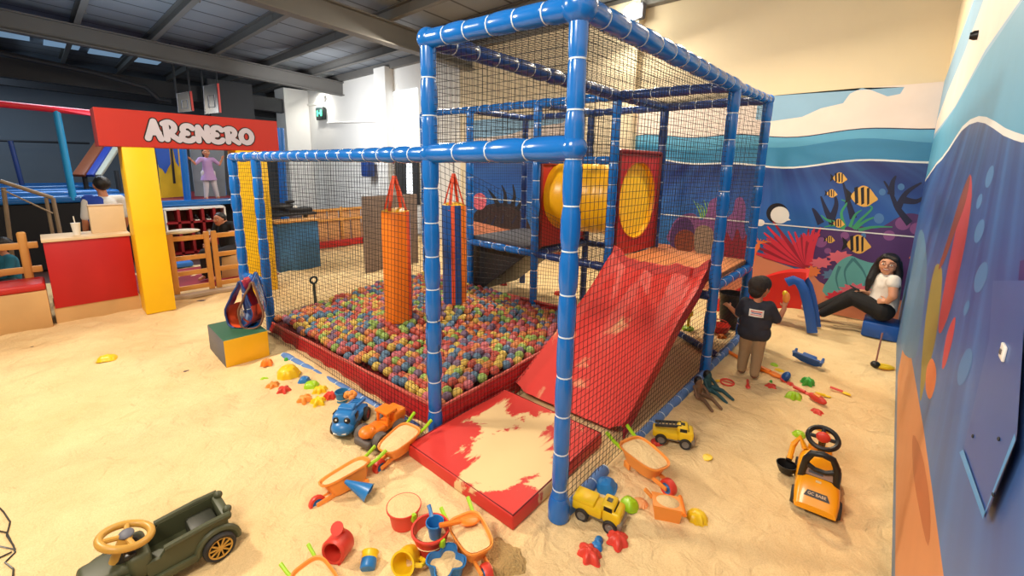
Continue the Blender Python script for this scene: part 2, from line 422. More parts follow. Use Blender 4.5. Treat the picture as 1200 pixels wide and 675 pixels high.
class Mural:
    """flat printed artwork; shapes given by points (u, v) already on the wall"""
    def __init__(s, to3, nrm): s.b = MB(); s.to3 = to3; s.n = V(nrm); s.k = 0
    def poly(s, pts, m, smooth=0):
        s.k += 1
        if smooth:
            out = []
            n = len(pts)
            for i in range(n):
                p0, p1, p2, p3 = [V(pts[(i + d) % n]) for d in (-1, 0, 1, 2)]
                for t in range(smooth):
                    t /= smooth
                    out.append(.5 * ((2 * p1) + (-p0 + p2) * t + (2 * p0 - 5 * p1 + 4 * p2 - p3) * t * t + (-p0 + 3 * p1 - 3 * p2 + p3) * t ** 3))
            pts = out
        s.b.m(m).poly([s.to3(p[0], p[1]) + s.n * (.00005 * s.k) for p in pts])
    def ell(s, u, v, a, bb, m, ang=0, n=22):
        ca, sa = math.cos(ang), math.sin(ang)
        s.poly([(u + a * math.cos(t) * ca - bb * math.sin(t) * sa, v + a * math.cos(t) * sa + bb * math.sin(t) * ca) for t in [2 * PI * i / n for i in range(n)]], m)
    def stroke(s, pts, w, m, taper=True, sub=5):
        P = [V(p) for p in pts]; Q = []
        for i in range(len(P) - 1):
            p0 = P[max(0, i - 1)]; p1 = P[i]; p2 = P[i + 1]; p3 = P[min(len(P) - 1, i + 2)]
            for t in range(sub):
                t /= sub; Q.append(.5 * ((2 * p1) + (-p0 + p2) * t + (2 * p0 - 5 * p1 + 4 * p2 - p3) * t * t + (-p0 + 3 * p1 - 3 * p2 + p3) * t ** 3))
        Q.append(P[-1]); L, R = [], []
        for i, q in enumerate(Q):
            d = (Q[min(i + 1, len(Q) - 1)] - Q[max(i - 1, 0)]); d = d.normalized() if d.length else V((1, 0))
            n = V((-d.y, d.x)); f = i / (len(Q) - 1); ww = w * (1 - .8 * f if taper else 1) / 2
            L.append(q + n * ww); R.append(q - n * ww)
        s.poly([tuple(x) for x in L + R[::-1]], m)
flat = lambda n, c, **k: mat('print_' + n, c, .5, var=.1, scale=3, **k)
P_SKY = flat('pale_cloud', (226, 212, 204)); P_LBLUE = flat('sky_blue', (132, 174, 206)); P_TEAL = flat('teal_water', (50, 128, 172)); P_TEAL2 = flat('pale_teal', (84, 158, 196))
P_WHITE = flat('white', (226, 228, 226)); P_BLACK = flat('black', (16, 18, 30)); P_NAVY = flat('navy', (18, 26, 62)); P_PURP = flat('purple', (78, 46, 104)); P_PURP2 = flat('light_purple', (132, 78, 136))
P_RED = flat('coral_red', (206, 46, 70)); P_RED2 = flat('deep_coral', (148, 28, 52)); P_PINK = flat('pink', (216, 104, 122)); P_ORG = flat('orange', (222, 120, 66)); P_SANDP = flat('pink_sand', (208, 134, 104))
P_ROCK = flat('teal_rock', (96, 168, 168)); P_ROCKD = flat('dark_teal_rock', (62, 124, 132)); P_GREEN = flat('sea_green', (56, 150, 104)); P_LIME = flat('lime', (122, 168, 60)); P_YEL = flat('fish_yellow', (226, 176, 84)); P_BROWN = flat('dark_brown', (48, 32, 36)); P_BROWN2 = flat('rust_brown', (132, 62, 44)); P_BUB = flat('bubble_blue', (72, 122, 178)); P_OLIVE = flat('olive', (150, 136, 62))
DEEP = ramp_material('print_deep_sea', [(0, (22, 92, 150)), (.35, (24, 96, 170)), (.5, (22, 76, 156)), (.64, (22, 46, 116)), (.72, (24, 34, 92))], rays=.36, fan=('X', 2.4, 3.3))
mu = Mural(lambda x, y: atY(x, y, WY - .015), (0, -1, 0))
def wallpt(X, Z):   # wall metres -> pixel frame used by the mural helper
    d = V((X, WY - .015, Z - HCAM)); z = d.dot(_fw); return (600 + FPX * d.dot(_r2) / z, PCY - FPX * d.dot(_u2) / z)
ML, MR = -8.7, XRf(WY) - .005
mu.poly([wallpt(ML, 0), wallpt(MR, 0), wallpt(MR, 3.2), wallpt(ML, 3.2)], P_SKY)
mu.poly([wallpt(-1.9, 3.2), (1060, 102), (1055, 110), (1040, 113), (1022, 106), (1010, 103), (996, 110), (988, 121), (962, 127), (940, 137), (905, 142), wallpt(-1.9, 2.86)], P_LBLUE)
mu.poly([wallpt(-8.6, 3.2), wallpt(-5.4, 3.2), wallpt(-5.6, 3.0), wallpt(-6.4, 2.95), wallpt(-7.2, 2.8), wallpt(-8.6, 2.75)], P_LBLUE)
def band(za, wob, m, zlow=0.0, ph=0.0):
    pts = [wallpt(ML + (MR - ML) * i / 60, za + wob * math.sin(i * .23 + ph) + .03 * math.sin(i * .6)) for i in range(61)]
    mu.poly(pts + [wallpt(MR, zlow), wallpt(ML, zlow)], m)
band(2.64, .03, P_NAVY); band(2.625, .03, P_TEAL2); band(2.46, .05, P_TEAL, ph=1.2); band(2.21, .05, P_WHITE, ph=.2); band(2.185, .05, DEEP, ph=.2)
# left scenery behind the cage
mu.poly([(552, 310), (552, 262), (562, 244), (585, 238), (606, 243), (622, 268), (628, 318)], P_BROWN, 4)
for pts in (((585, 242), (578, 230), (572, 222)), ((592, 242), (592, 228), (588, 217)), ((600, 242), (603, 230), (601, 216)), ((606, 246), (611, 236), (612, 226))): mu.stroke(pts, 6, P_BLACK)
for pts in (((566, 262), (572, 254)), ((576, 264), (582, 252)), ((588, 262), (590, 250)), ((600, 262), (606, 252))): mu.stroke(pts, 3, P_NAVY)
mu.ell(562, 236, 8, 10, P_PINK)
mu.poly([wallpt(-8.6, 0), wallpt(-8.4, .62), wallpt(-6.5, .5), wallpt(-5, .66), wallpt(-3.4, .7), wallpt(-1.7, .74), wallpt(-.9, .55), wallpt(MR, .5), wallpt(MR, 0)], P_SANDP)
mu.poly([(640, 300), (644, 282), (655, 276), (668, 280), (684, 286), (700, 300), (720, 318)], P_BROWN2, 4)
for i in range(9): mu.stroke(((822 + i * 2.2, 256), (818 + i * 3.2, 244), (812 + i * 4.2, 234 + (i % 3) * 3)), 2.0, P_LIME)
mu.poly([(788, 285), (786, 268), (796, 254), (812, 250), (822, 258), (828, 250), (832, 236), (842, 232), (848, 244), (846, 256), (858, 250), (862, 234), (870, 232), (874, 244), (872, 262), (868, 290)], P_PURP2, 4)
mu.poly([(786, 288), (790, 262), (806, 256), (814, 270), (814, 292)], P_PURP, 4)
mu.ell(803, 283, 13, 14, P_BROWN2)
mu.poly([(816, 296), (814, 272), (822, 264), (834, 268), (838, 282), (834, 298)], flat('mottled_rock', (150, 128, 112)), 4)
mu.poly([(848, 312), (846, 284), (852, 272), (858, 282), (864, 268), (870, 282), (876, 276), (876, 312)], P_RED2, 4)
# white round fish and small plant
mu.ell(911, 250, 13, 12, P_BLACK); mu.ell(914, 252, 11, 10, P_WHITE); mu.poly([(922, 254), (927, 258), (920, 259)], P_WHITE)
mu.ell(891, 261, 5, 4, P_WHITE)
# purple reef
mu.poly([(948, 300), (952, 276), (960, 266), (978, 270), (1000, 264), (1026, 268), (1040, 262), (1050, 256), (1066, 250), (1082, 258), (1086, 300), (1082, 350), (1010, 345), (960, 330)], P_PURP, 4)
for (x, y, r) in ((1058, 262, 9), (1074, 268, 8), (1042, 276, 7), (962, 284, 7), (990, 276, 5), (970, 294, 4)): mu.ell(x, y, r, r * .85, P_PURP2)
# dark branching corals
for pts in (((1066, 262), (1052, 244), (1044, 226), (1036, 212)), ((1052, 244), (1062, 226), (1080, 214)), ((1044, 228), (1046, 214), (1050, 206)), ((1058, 234), (1074, 236), (1086, 228)), ((976, 262), (968, 246), (962, 230)), ((974, 258), (980, 240), (978, 228)), ((962, 262), (956, 250), (952, 244)), ((1000, 256), (994, 236), (988, 214))): mu.stroke(pts, 9, P_NAVY)
for pts in (((985, 262), (970, 258), (962, 252)), ((990, 266), (986, 250), (992, 238), (986, 234)), ((996, 266), (1002, 252), (1010, 246)), ((1002, 268), (1016, 258), (1034, 252)), ((1006, 270), (1024, 266), (1046, 266)), ((990, 268), (978, 264), (966, 266)), ((1000, 268), (1008, 258), (1022, 244), (1014, 240))): mu.stroke(pts, 4.5, P_GREEN)
for (x, y, r) in ((1034, 225, 4), (1056, 219, 4), (1030, 256, 6), (1012, 276, 3)): mu.ell(x, y, r, r, P_BUB)
def stripe_fish(x, y, L, a=.06):
    h = L * .34; c, s_ = math.cos(a), math.sin(a)
    T = lambda u, v: (x + u * c - v * s_, y + u * s_ + v * c)
    mu.poly([T(-L * .30, -h * .25), T(-L * .52, -h * .75), T(-L * .46, 0), T(-L * .52, h * .7), T(-L * .30, h * .2)], P_BLACK)
    mu.poly([T(-L * .34, 0), T(-L * .15, -h * .75), T(L * .02, -h * 1.05), T(L * .22, -h * .85), T(L * .40, -h * .25), T(L * .5, h * .12), T(L * .38, h * .4), T(L * .15, h * .85), T(-L * .12, h * .7)], P_YEL, 3)
    for f, w in ((-.16, .09), (.03, .08), (.2, .06)):
        mu.poly([T(L * (f - w), -h * .82), T(L * (f + .02), -h * .95), T(L * (f + w * .7), h * .55), T(L * (f - w * .4), h * .72)], P_BLACK)
for f in ((1010, 231, 38), (983, 209, 20), (974, 227, 15), (1004, 287, 34), (982, 262, 16), (972, 281, 13)): stripe_fish(*f)
# red fan coral
for i in range(26):
    a = -2.95 + i * .062; ln = 32 + 20 * math.sin(i * 1.7) ** 2 + (18 if i < 13 else 0)
    cx, cy = 948, 312
    mu.stroke(((cx, cy - (i % 3)), (cx + ln * .5 * math.cos(a), cy + ln * .42 * math.sin(a)), (cx + ln * 1.12 * math.cos(a + .07), cy + ln * .9 * math.sin(a + .05))), 8.5, P_RED if i % 3 else P_RED2)
for i in range(6): mu.stroke(((884, 296 + i * 2), (890 - i, 288), (884 + i * 4, 278 + i)), 3, P_ORG)
for i in range(5): mu.stroke(((946, 282), (943 + i * 4, 276), (944 + i * 4, 270 + abs(i - 2) * 2)), 5, P_RED)
def burst(x, y, a, bb, m, n=9):
    pts = []
    for i in range(2 * n):
        t = PI * i / n; k2 = 1 if i % 2 else .68; pts.append((x + a * k2 * math.cos(t), y + bb * k2 * math.sin(t)))
    mu.poly(pts, m)
burst(962, 308, 14, 7, P_PINK); burst(984, 301, 16, 8, P_PINK); burst(952, 318, 11, 7, P_ORG); burst(975, 322, 13, 7, flat('blue_anemone', (84, 120, 160)))
mu.poly([(968, 346), (974, 322), (982, 308), (996, 300), (1008, 304), (1022, 308), (1034, 306), (1040, 318), (1044, 352)], P_ROCK, 4)
for pts in (((1000, 303), (990, 318), (994, 338)), ((1000, 303), (1012, 318), (1020, 340)), ((1030, 310), (1018, 322), (1012, 336)), ((984, 312), (980, 326), (984, 342))): mu.stroke(pts, 4, P_ROCKD)
burst(1002, 341, 22, 10, P_PINK, 13); burst(980, 348, 14, 8, P_RED, 9); burst(1040, 304, 8, 8, P_RED, 7); burst(1074, 302, 9, 12, P_ORG, 7)
# lighter seam where two banner sheets meet
mu.poly([wallpt(ML, 1.262), wallpt(MR, 1.262), wallpt(MR, 1.245), wallpt(ML, 1.245)], P_WHITE)
o = mu.b.build('wall_mural', None, smooth=False, fix=False)
tag(place(o, (-4.2, WY, 0)), 'printed undersea mural with corals and striped fish on the back wall', 'mural')

# right wall mural
XR = WX - .012
DEEPR = ramp_material('print_deep_sea_right', [(0, (98, 128, 160)), (.28, (72, 108, 158)), (.5, (44, 68, 138)), (.68, (34, 44, 104)), (.8, (34, 40, 92))], lo=0, hi=3.4, rays=.55, fan=('Y', -.9, 3.3))
# here shapes are given as (Y, Z) metres on the wall
def rw(x, y):
    d = ray(x, y); t = (XRA - .012) / (d.x + XRB * d.y); return (d.y * t, HCAM + d.z * t)
def rwp(x, y, off): Y_, Z_ = rw(x, y); return V((XRf(Y_) - .012 - off, Y_, Z_))
mr = Mural(lambda yy, zz: V((XRf(yy) - .012, yy, zz)), (-1, 0, 0))
mr.poly([(.3, 0), (WY, 0), (WY, 3.2), (.3, 5.2)][:2] + [(WY, 3.2), (3.2, 3.75), (.3, 3.75)], P_LBLUE)
ZW = lambda x, y: rw(x, y)
mr.poly([(7.7, 2.72), (6.6, 2.92), (5.2, 3.05), (4.0, 3.3), (3.0, 3.62), (2.6, 3.74), (.3, 3.74), (.3, 2.9), (1.4, 2.82), (1.9, 2.72), (2.6, 2.76), (3.6, 2.76), (5.0, 2.62), (7.7, 2.56)], P_SKY)
mr.poly([(7.73, 2.50), (5.0, 2.60), (3.6, 2.72), (2.6, 2.74), (1.9, 2.68), (1.4, 2.78), (.3, 2.86), (.3, 0), (7.73, 0)], P_TEAL2)
wave = [rw(1098, 190), rw(1104, 184), rw(1112, 173), rw(1120, 160), rw(1128, 148), rw(1137, 140), rw(1147, 136), rw(1156, 137), rw(1166, 142), rw(1178, 150), rw(1190, 155), rw(1200, 158)]
wave = [(7.73, 2.0)] + [(min(p[0], 7.7), p[1]) for p in wave] + [(.3, wave[-1][1] - .02)]
mr.poly(wave + [(.3, 0), (7.73, 0)], P_WHITE)
mr.poly([(p[0], p[1] - .028 * min(1, p[0] / 2.5)) for p in wave] + [(.3, 0), (7.73, 0)], DEEPR)
def rpoly(pts, m, smooth=0): mr.poly([rw(*p) for p in pts], m, smooth)
rpoly([(1049, 675), (1050, 560), (1052, 440), (1062, 385), (1070, 430), (1082, 500), (1092, 570), (1100, 630), (1106, 675)], flat('mural_orange_sand', (210, 140, 92)))
rpoly([(1056, 400), (1066, 330), (1078, 270), (1086, 300), (1080, 380), (1070, 420)], flat('pale_blue_reed', (88, 132, 168)), 4)
rpoly([(1078, 470), (1082, 400), (1088, 350), (1096, 312), (1104, 316), (1102, 356), (1096, 400), (1086, 440)], P_OLIVE, 3)
rpoly([(1137, 204), (1139, 230), (1133, 275), (1124, 320), (1114, 362), (1103, 390), (1100, 380), (1108, 330), (1118, 280), (1128, 236)], flat('tall_red_coral', (188, 66, 72)), 3)
rpoly([(1137, 204), (1132, 236), (1120, 270), (1106, 308), (1100, 314), (1112, 276), (1126, 230)], P_BROWN2, 3)
rpoly([(1120, 372), (1116, 400), (1108, 428), (1104, 430), (1108, 400), (1114, 380)], flat('tall_red_coral', (188, 66, 72)), 3)
rpoly([(1092, 420), (1097, 432), (1096, 452), (1090, 468), (1085, 456), (1086, 432)], P_ORG, 3)
rpoly([(1070, 510), (1080, 530), (1090, 590), (1088, 640), (1078, 600), (1070, 550)], flat('dark_orange_dune', (182, 104, 64)), 3)
for (x, y, a, bb) in ((1160, 207, 4, 13), (1148, 236, 3, 9), (1148, 271, 5, 14), (1150, 325, 7, 18), (1133, 361, 3, 9), (1131, 430, 7, 22)):
    mr.poly([rw(x + a * math.cos(t) - bb * .25 * math.sin(t), y + bb * math.sin(t)) for t in [2 * PI * i / 20 for i in range(20)]], P_BUB)
rpoly([(1196, 306), (1215, 300), (1215, 395), (1190, 378)], flat('violet_block', (52, 34, 104)))
o = mr.b.build('wall_mural', None, smooth=False, fix=False)
tag(place(o, (WX, 3.5, 0)), 'printed undersea mural with bubbles and tall red coral on the near right wall', 'mural')
# hatch panel hidden under the banner, with its light blue lower edge, on the right wall
b = MB().m(mat('hatch_blue', (58, 92, 156), .4)); q = [(1172, 330), (1168, 400), (1136, 534), (1166, 612), (1204, 520), (1215, 330)]
b.poly([rwp(*p, .014) for p in q]); b.m(mat('hatch_edge_light_blue', (70, 150, 210), .4))
b.poly([rwp(*p, .017) for p in ((1134, 533), (1139, 530), (1168, 606), (1165, 613))])
b.poly([rwp(*p, .017) for p in ((1165, 613), (1167, 606), (1204, 512), (1206, 520))])
o = b.build('wall_hatch', None, smooth=False); tag(place(o, rwp(1166, 612, .01)), 'blue wall hatch with light blue pointed lower edge on the right wall', 'hatch')
for (x, y), lab in (((1150, 514), 'small dark screw on the left edge of the blue wall hatch'), ((1183, 518), 'small dark screw at the lower middle of the blue wall hatch'), ((1177, 584), 'small dark screw near the pointed tip of the blue wall hatch')):
    q = rwp(x, y, .016); b = MB().m(DARKSTEEL).sphere(q, .005, (.5, 1, 1)); o = b.build('screw', None); tag(place(o, q), lab, 'screw')
Y, Z = rw(1188, 415); XR = XRf(Y) - .026; b = MB().m(WHITE).box((XR - .003, Y, Z), (.006, .045, .036), bev=.002); b.m(GREYP).box((XR - .007, Y, Z), (.004, .012, .012), bev=.001)
o = b.build('light_switch', None); tag(place(o, (XR, Y, Z)), 'small white switch plate on the right wall mural', 'switch')
Y, Z = rw(1146, 41); XR = XRf(min(Y, 5.5)); b = MB().m(BLACK).lathe([(.03, 0), (.03, .03), (.02, .05)], (XR, min(Y, 5.5), Z), (-1, 0, 0), 12, cap=(True, True)); o = b.build('wall_hook', None)
tag(place(o, (XR, min(Y, 5.5), Z)), 'small black knob high on the right wall', 'hook')

# ------------------------------------------------------------------ the play structure
XA, XB, XG, XJ, XK = -1.30, -2.51, -3.64, -4.94, -6.10
YF, YC, YD = 1.90, 4.48, 5.75
ZT, ZM, ZD = 2.88, 2.17, .985
XL, YL = -5.72, 1.79
cage = thing('play_structure', 'blue padded play cage with black netting, red slide and ball pit', 'play structure', (-3.2, 3.2, 0))
def padded(name, p, q, r=.058, step=.235, m=BLUE, tie=TIE, ph=0.0, parent=cage, n=14):
    """foam sleeve bulging between cable ties"""
    p, q = V(p), V(q); L = (q - p).length; k = max(1, round(L / step)); d = (q - p) / k
    b = MB().m(m); pts, rad = [], []
    for i in range(k):
        jj = .92 + .16 * noise.noise((i * 1.7 + ph, p.x, p.y))
        for t, f in ((.0, .84), (.08, .95), (.3, 1.02 * jj + .08), (.7, 1.02 * jj + .08), (.92, .95)):
            pts.append(p + d * (i + t)); rad.append(r * min(f, 1.12))
    pts.append(q); rad.append(r * .84); b.tube(pts, rad, n)
    b.m(tie); ax = d.normalized()
    for i in range(k + 1):
        c = p + d * i; b.tube([c - ax * .004, c + ax * .004], [r * .9, r * .9], n)
    return b.build(name, None, parent, world=True)
def joint(p, r=.085, m=BLUE):
    b = MB().m(m).sphere(p, r, u=18, v=12); return b.build('corner_joint', None, cage, world=True)
posts = dict(A=(XA, YF), B=(XB, YF), L=(XL, YL), C=(XA, YC), D=(XA, YD), F=(XB, YC), E=(XB, YD), G=(XG, YC), H=(XG, YD), J=(XJ, YC), I=(XJ, YD), K=(XK, YC))
tops = dict(A=2.865, B=2.92, L=2.15, C=2.85, D=2.875, F=2.87, E=2.88, G=2.88, H=2.88, J=2.89, I=2.885, K=2.91)
for nme, (x, y) in posts.items():
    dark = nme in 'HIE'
    padded('post', (x, y, -.05), (x, y, tops[nme]), (.050 if nme == 'A' else .056 if nme == 'B' else .053), .24, NAVYSHADE if dark else BLUE, ph=ord(nme))
T = lambda a, z=None: V((*posts[a], tops[a] if z is None else z))
L2 = V((-6.28, 1.70, 0))
padded('post', L2 + V((0, 0, .55)), L2 + V((0, 0, 2.14)), .055, .24)
padded('post', L2 + V((0, 0, -.05)), L2 + V((0, 0, .6)), .05, .24, NAVYSHADE)
padded('rail', T('L', 2.15), L2 + V((0, 0, 2.14)), .055, .2)
padded('rail', T('L', .62), L2 + V((0, 0, .62)), .05, .2)
for a, c, m in (('A', 'B', BLUE), ('A', 'C', BLUE), ('C', 'D', BLUE), ('B', 'F', NAVYSHADE), ('F', 'E', NAVYSHADE), ('C', 'F', NAVYSHADE), ('D', 'E', NAVYSHADE), ('F', 'G', BLUE), ('G', 'J', BLUE), ('J', 'K', BLUE), ('E', 'H', NAVYSHADE), ('H', 'I', NAVYSHADE), ('G', 'H', NAVYSHADE), ('J', 'I', NAVYSHADE)):
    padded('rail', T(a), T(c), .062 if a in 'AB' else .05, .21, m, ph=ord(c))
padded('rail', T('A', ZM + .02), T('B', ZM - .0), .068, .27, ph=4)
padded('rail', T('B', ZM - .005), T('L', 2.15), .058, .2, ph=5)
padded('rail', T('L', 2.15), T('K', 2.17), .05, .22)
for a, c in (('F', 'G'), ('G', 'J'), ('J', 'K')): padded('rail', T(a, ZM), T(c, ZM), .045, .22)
for a, c, m in (('C', 'D', BLUE), ('F', 'G', NAVYSHADE), ('G', 'J', BLUE), ('E', 'H', NAVYSHADE), ('H', 'I', NAVYSHADE), ('G', 'H', NAVYSHADE), ('J', 'I', NAVYSHADE), ('C', 'F', NAVYSHADE)):
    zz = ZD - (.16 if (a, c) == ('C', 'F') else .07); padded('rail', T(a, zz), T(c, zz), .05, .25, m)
padded('rail', V((XA + .01, YF + .05, -.02)), V((XA, 2.45, .0)), .042, .16, DUSTBLUE)
padded('rail', V((XA, 2.85, -.02)), V((XA, YC, .0)), .042, .18, DUSTBLUE)
padded('rail', V((XA, YC, .0)), V((XA, YD, .02)), .042, .18, DUSTBLUE)
padded('rail', V((XB - .1, 1.86, -.03)), V((XB - .9, 1.77, -.03)), .042, .2, DUSTBLUE)
padded('rail', V((XB - .9, 1.77, -.03)), V((-4.85, 1.615, -.015)), .042, .21, DUSTBLUE)
padded('rail', V((XA, 4.9, .04)), V((XB, 5.6, .06)), .04, .3, NAVYSHADE)
padded('rail', V((XB, YC + .1, .03)), V((XG, YC + .1, .03)), .045, .3, NAVYSHADE)
padded('rail', V((XG, YC + .1, .03)), V((XJ, YC + .15, .03)), .045, .3, NAVYSHADE)
for n_ in ('A', 'B'): joint(T(n_), .09 if n_ == 'A' else .075)
joint(T('A', ZM + .02), .070); joint(T('B', ZM), .074); joint(T('D'), .06); joint(T('C'), .06); joint(T('L', 2.15), .062)
b = MB().m(BLUE).lathe([(.05, 0), (.066, .02), (.066, .12), (.052, .17)], (XA, YF, -.03), n=18, cap=(True, True)); b.build('post_shoe', None, cage, world=True)

def net(p00, p10, p11, p01, cell=.046, r=.0019, sag=.012, skip=None):
    """square-mesh netting stretched over a quad"""
    p00, p10, p11, p01 = V(p00), V(p10), V(p11), V(p01)
    W = max((p10 - p00).length, (p11 - p01).length); Hh = max((p01 - p00).length, (p11 - p10).length)
    nu, nv = max(2, round(W / cell)), max(2, round(Hh / cell)); nrm = (p10 - p00).cross(p01 - p00).normalized()
    def P(u, v):
        q = p00.lerp(p10, u).lerp(p01.lerp(p11, u), v); e = math.sin(PI * u) * math.sin(PI * v)
        return q + nrm * sag * e * noise.noise((q.x * 1.3, q.y * 1.3, q.z * 1.3)) * 3 + (p10 - p00).normalized() * sag * .5 * noise.noise((q.x * 2, q.y * 2, q.z * 2 + 9)) * e
    b = MB().m(NETM); S = 10
    for i in range(nu + 1): b.tube([P(i / nu, j / S) for j in range(S + 1)], r, 3, cap=False)
    for j in range(nv + 1): b.tube([P(i / S, j / nv) for i in range(S + 1)], r, 3, cap=False)
    return b.build('net', None, cage, world=True, fix=False)
net(T('A', ZM), T('B', ZM), T('B'), T('A'))
net(T('A', .02), T('C', .02), T('C'), T('A')); net(T('C', .02), T('D', .02), T('D'), T('C'))
net(V((XB, 1.80, -.02)), V((XL, 1.70, -.02)), T('L', 2.15), T('B', ZM)); net(T('L', .0), T('K', .0), T('K', ZM), T('L', 2.15))
net(T('L', .62), L2 + V((0, 0, .62)), L2 + V((0, 0, 2.14)), T('L', 2.15))
net(V((XB + .09, YF, -.02)), V((XB + .09, YC - .3, -.02)), V((XB, YC, 1.2)), T('B', ZM))
net(T('A'), T('B'), T('F'), T('C')); net(T('C'), T('F'), T('E'), T('D'))
net(T('B', ZM), T('F', ZM), T('F'), T('B'))
net(T('F', ZM), T('K', ZM), T('K'), T('F'))
net(T('D', ZD), T('E', ZD), T('E'), T('D')); net(T('E', ZD), T('I', ZD), T('I'), T('E'))
net(T('J', ZD), T('I', ZD), T('I'), T('J'))
# decks
b = MB().m(mat('tan_deck_vinyl', (214, 134, 78), .6, var=.2, scale=5)).box(((XA + XB) / 2, (YC + YD) / 2, ZD + .0), (1.16, 1.2, .06), bev=.015); b.build('deck', None, cage, world=True)
b = MB().m(mat('dark_deck', (70, 70, 78), .6)).box(((XG + XJ) / 2, (YC + YD) / 2, ZD), (1.25, 1.2, .06), bev=.015); b.build('deck', None, cage, world=True)
# dark chute under the rear deck
b = MB().m(BLACKV)
b.poly([(XG - .2, YC + .15, ZD - .1), (XJ + .1, YC + .1, .12), (XJ - .35, YC + .1, .1), (XJ - .3, YC + .15, ZD - .1)], (0, .08, 0))
b.poly([(XG - .2, YC + .15, ZD - .1), (XJ + .1, YC + .1, .12), (XJ + .1, YC + 1.0, .12), (XG - .2, YC + 1.0, ZD - .1)], (-.03, 0, .04)); b.build('dark_chute', None, cage, world=True)
# crawl tube between two red panels with round openings
R_T, YT, ZTU = .47, 5.09, 1.69
def hole_panel(x, z0, z1, y0, y1, m):
    b = MB().m(m); n = 40; cy, cz = YT, ZTU
    def edge(t):
        c, s_ = math.cos(t), math.sin(t); k2 = 1e9
        if c > 1e-6: k2 = min(k2, (y1 - cy) / c)
        if c < -1e-6: k2 = min(k2, (y0 - cy) / c)
        if s_ > 1e-6: k2 = min(k2, (z1 - cz) / s_)
        if s_ < -1e-6: k2 = min(k2, (z0 - cz) / s_)
        return (cy + c * k2, cz + s_ * k2)
    ts = sorted([2 * PI * i / n for i in range(n)] + [math.atan2(zz - cz, yy - cy) % (2 * PI) for yy in (y0, y1) for zz in (z0, z1)])
    for xx in (x - .025, x + .025):
        I = [b.bm.verts.new((xx, cy + R_T * math.cos(t), cz + R_T * math.sin(t))) for t in ts]
        O = [b.bm.verts.new((xx, *edge(t))) for t in ts]
        for i in range(len(ts)):
            j = (i + 1) % len(ts); b.bm.faces.new((I[i], I[j], O[j], O[i]))
    b.m(DARKRED).box((x, y0, (z0 + z1) / 2), (.09, .05, z1 - z0 + .04), bev=.02); b.box((x, y1, (z0 + z1) / 2), (.09, .05, z1 - z0 + .04), bev=.02)
    b.box((x, (y0 + y1) / 2, z1), (.1, y1 - y0, .05), bev=.02)
    return b.build('tube_panel', None, cage, world=True)
PANR = mat('panel_red_vinyl', (176, 36, 34), .45, var=.12)
hole_panel(XB, 1.03, 2.28, 4.58, 5.68, PANR); hole_panel(XG, 1.0, 2.12, 4.56, 5.64, PANR)
b = MB().m(TUBEY)
prof = []
for i in range(25):
    prof.append((R_T + (.012 if i % 4 < 2 else 0), i / 24 * (XB - XG + .06)))
b.lathe(prof, (XG - .03, YT, ZTU), (1, 0, 0), 48); b.build('crawl_tube', None, cage, world=True)
b = MB().m(mat('lit_interior_yellow', (252, 204, 36), .5)).lathe([(R_T - .005, 0), (R_T - .005, .02)], (XB - .05, YT, ZTU), (1, 0, 0), 40, cap=(True, True)); b.build('lit_tube_disc', None, cage, world=True)  # bright disc in the opening, coloured to stand for the lit tube interior
# slide: draped red vinyl sheet with padded sides
SLR = sandy_vinyl('slide_red', (208, 56, 50), .64, .76)
def slide_pt(u, v):
    # u across (0 left .. 1 right), v down (0 top .. 1 bottom)
    x = XB + .06 + (XA - XB - .14) * u; s = v
    y = YC + .10 - (YC + .10 - 2.84) * s
    z = ZD + .05 - (ZD + .0) * (s ** .92) if s > .06 else ZD + .06
    z += .05 * math.sin(PI * min(1, s * 1.1)) * (1 if s < .9 else .3)
    rim = max(0, 1 - min(u, 1 - u) / .10); z += .085 * math.sin(rim * PI / 2) * (1 - .25 * s)
    z += .075 * noise.noise((x * 4.2 + y * .8, y * .9, 2)) * math.sin(PI * min(1, s + .08)) + .022 * noise.noise((x * 9 + y, y * 2.2, 5)) * min(1, (1 - s) * 4 + .2)
    rg = max(0, 1 - 2.6 * abs(noise.noise((x * 3.4 + y * 1.1, y * .7, 11)))); z += .042 * rg ** 2 * min(1, 5 * min(u, 1 - u)) * min(1, (1 - s) * 3)
    if u > .86 and s < .16: z += .05 * (u - .86) / .14; y += .03
    if u < .2: z += .05 * (1 - u / .2) * math.exp(-((s - .10) / .12) ** 2)
    y -= .10 * (1 - u) * (s ** 3) * .6
    return (x, y, max(z, .03 + .05 * rim))
b = MB().m(SLR); b.grid(slide_pt, 44, 60)
top = slide_pt
b.m(REDV)
b.grid(lambda u, v: (slide_pt(0, u)[0] - .012 * v, slide_pt(0, u)[1], slide_pt(0, u)[2] * (1 - v) + v * max(-.02, slide_pt(0, u)[2] - .16)), 40, 2)
b.grid(lambda u, v: (slide_pt(1, u)[0] + .012 * v, slide_pt(1, u)[1], slide_pt(1, u)[2] * (1 - v) + v * max(-.02, slide_pt(1, u)[2] - .12)), 40, 2)
b.build('slide', None, cage, world=True)
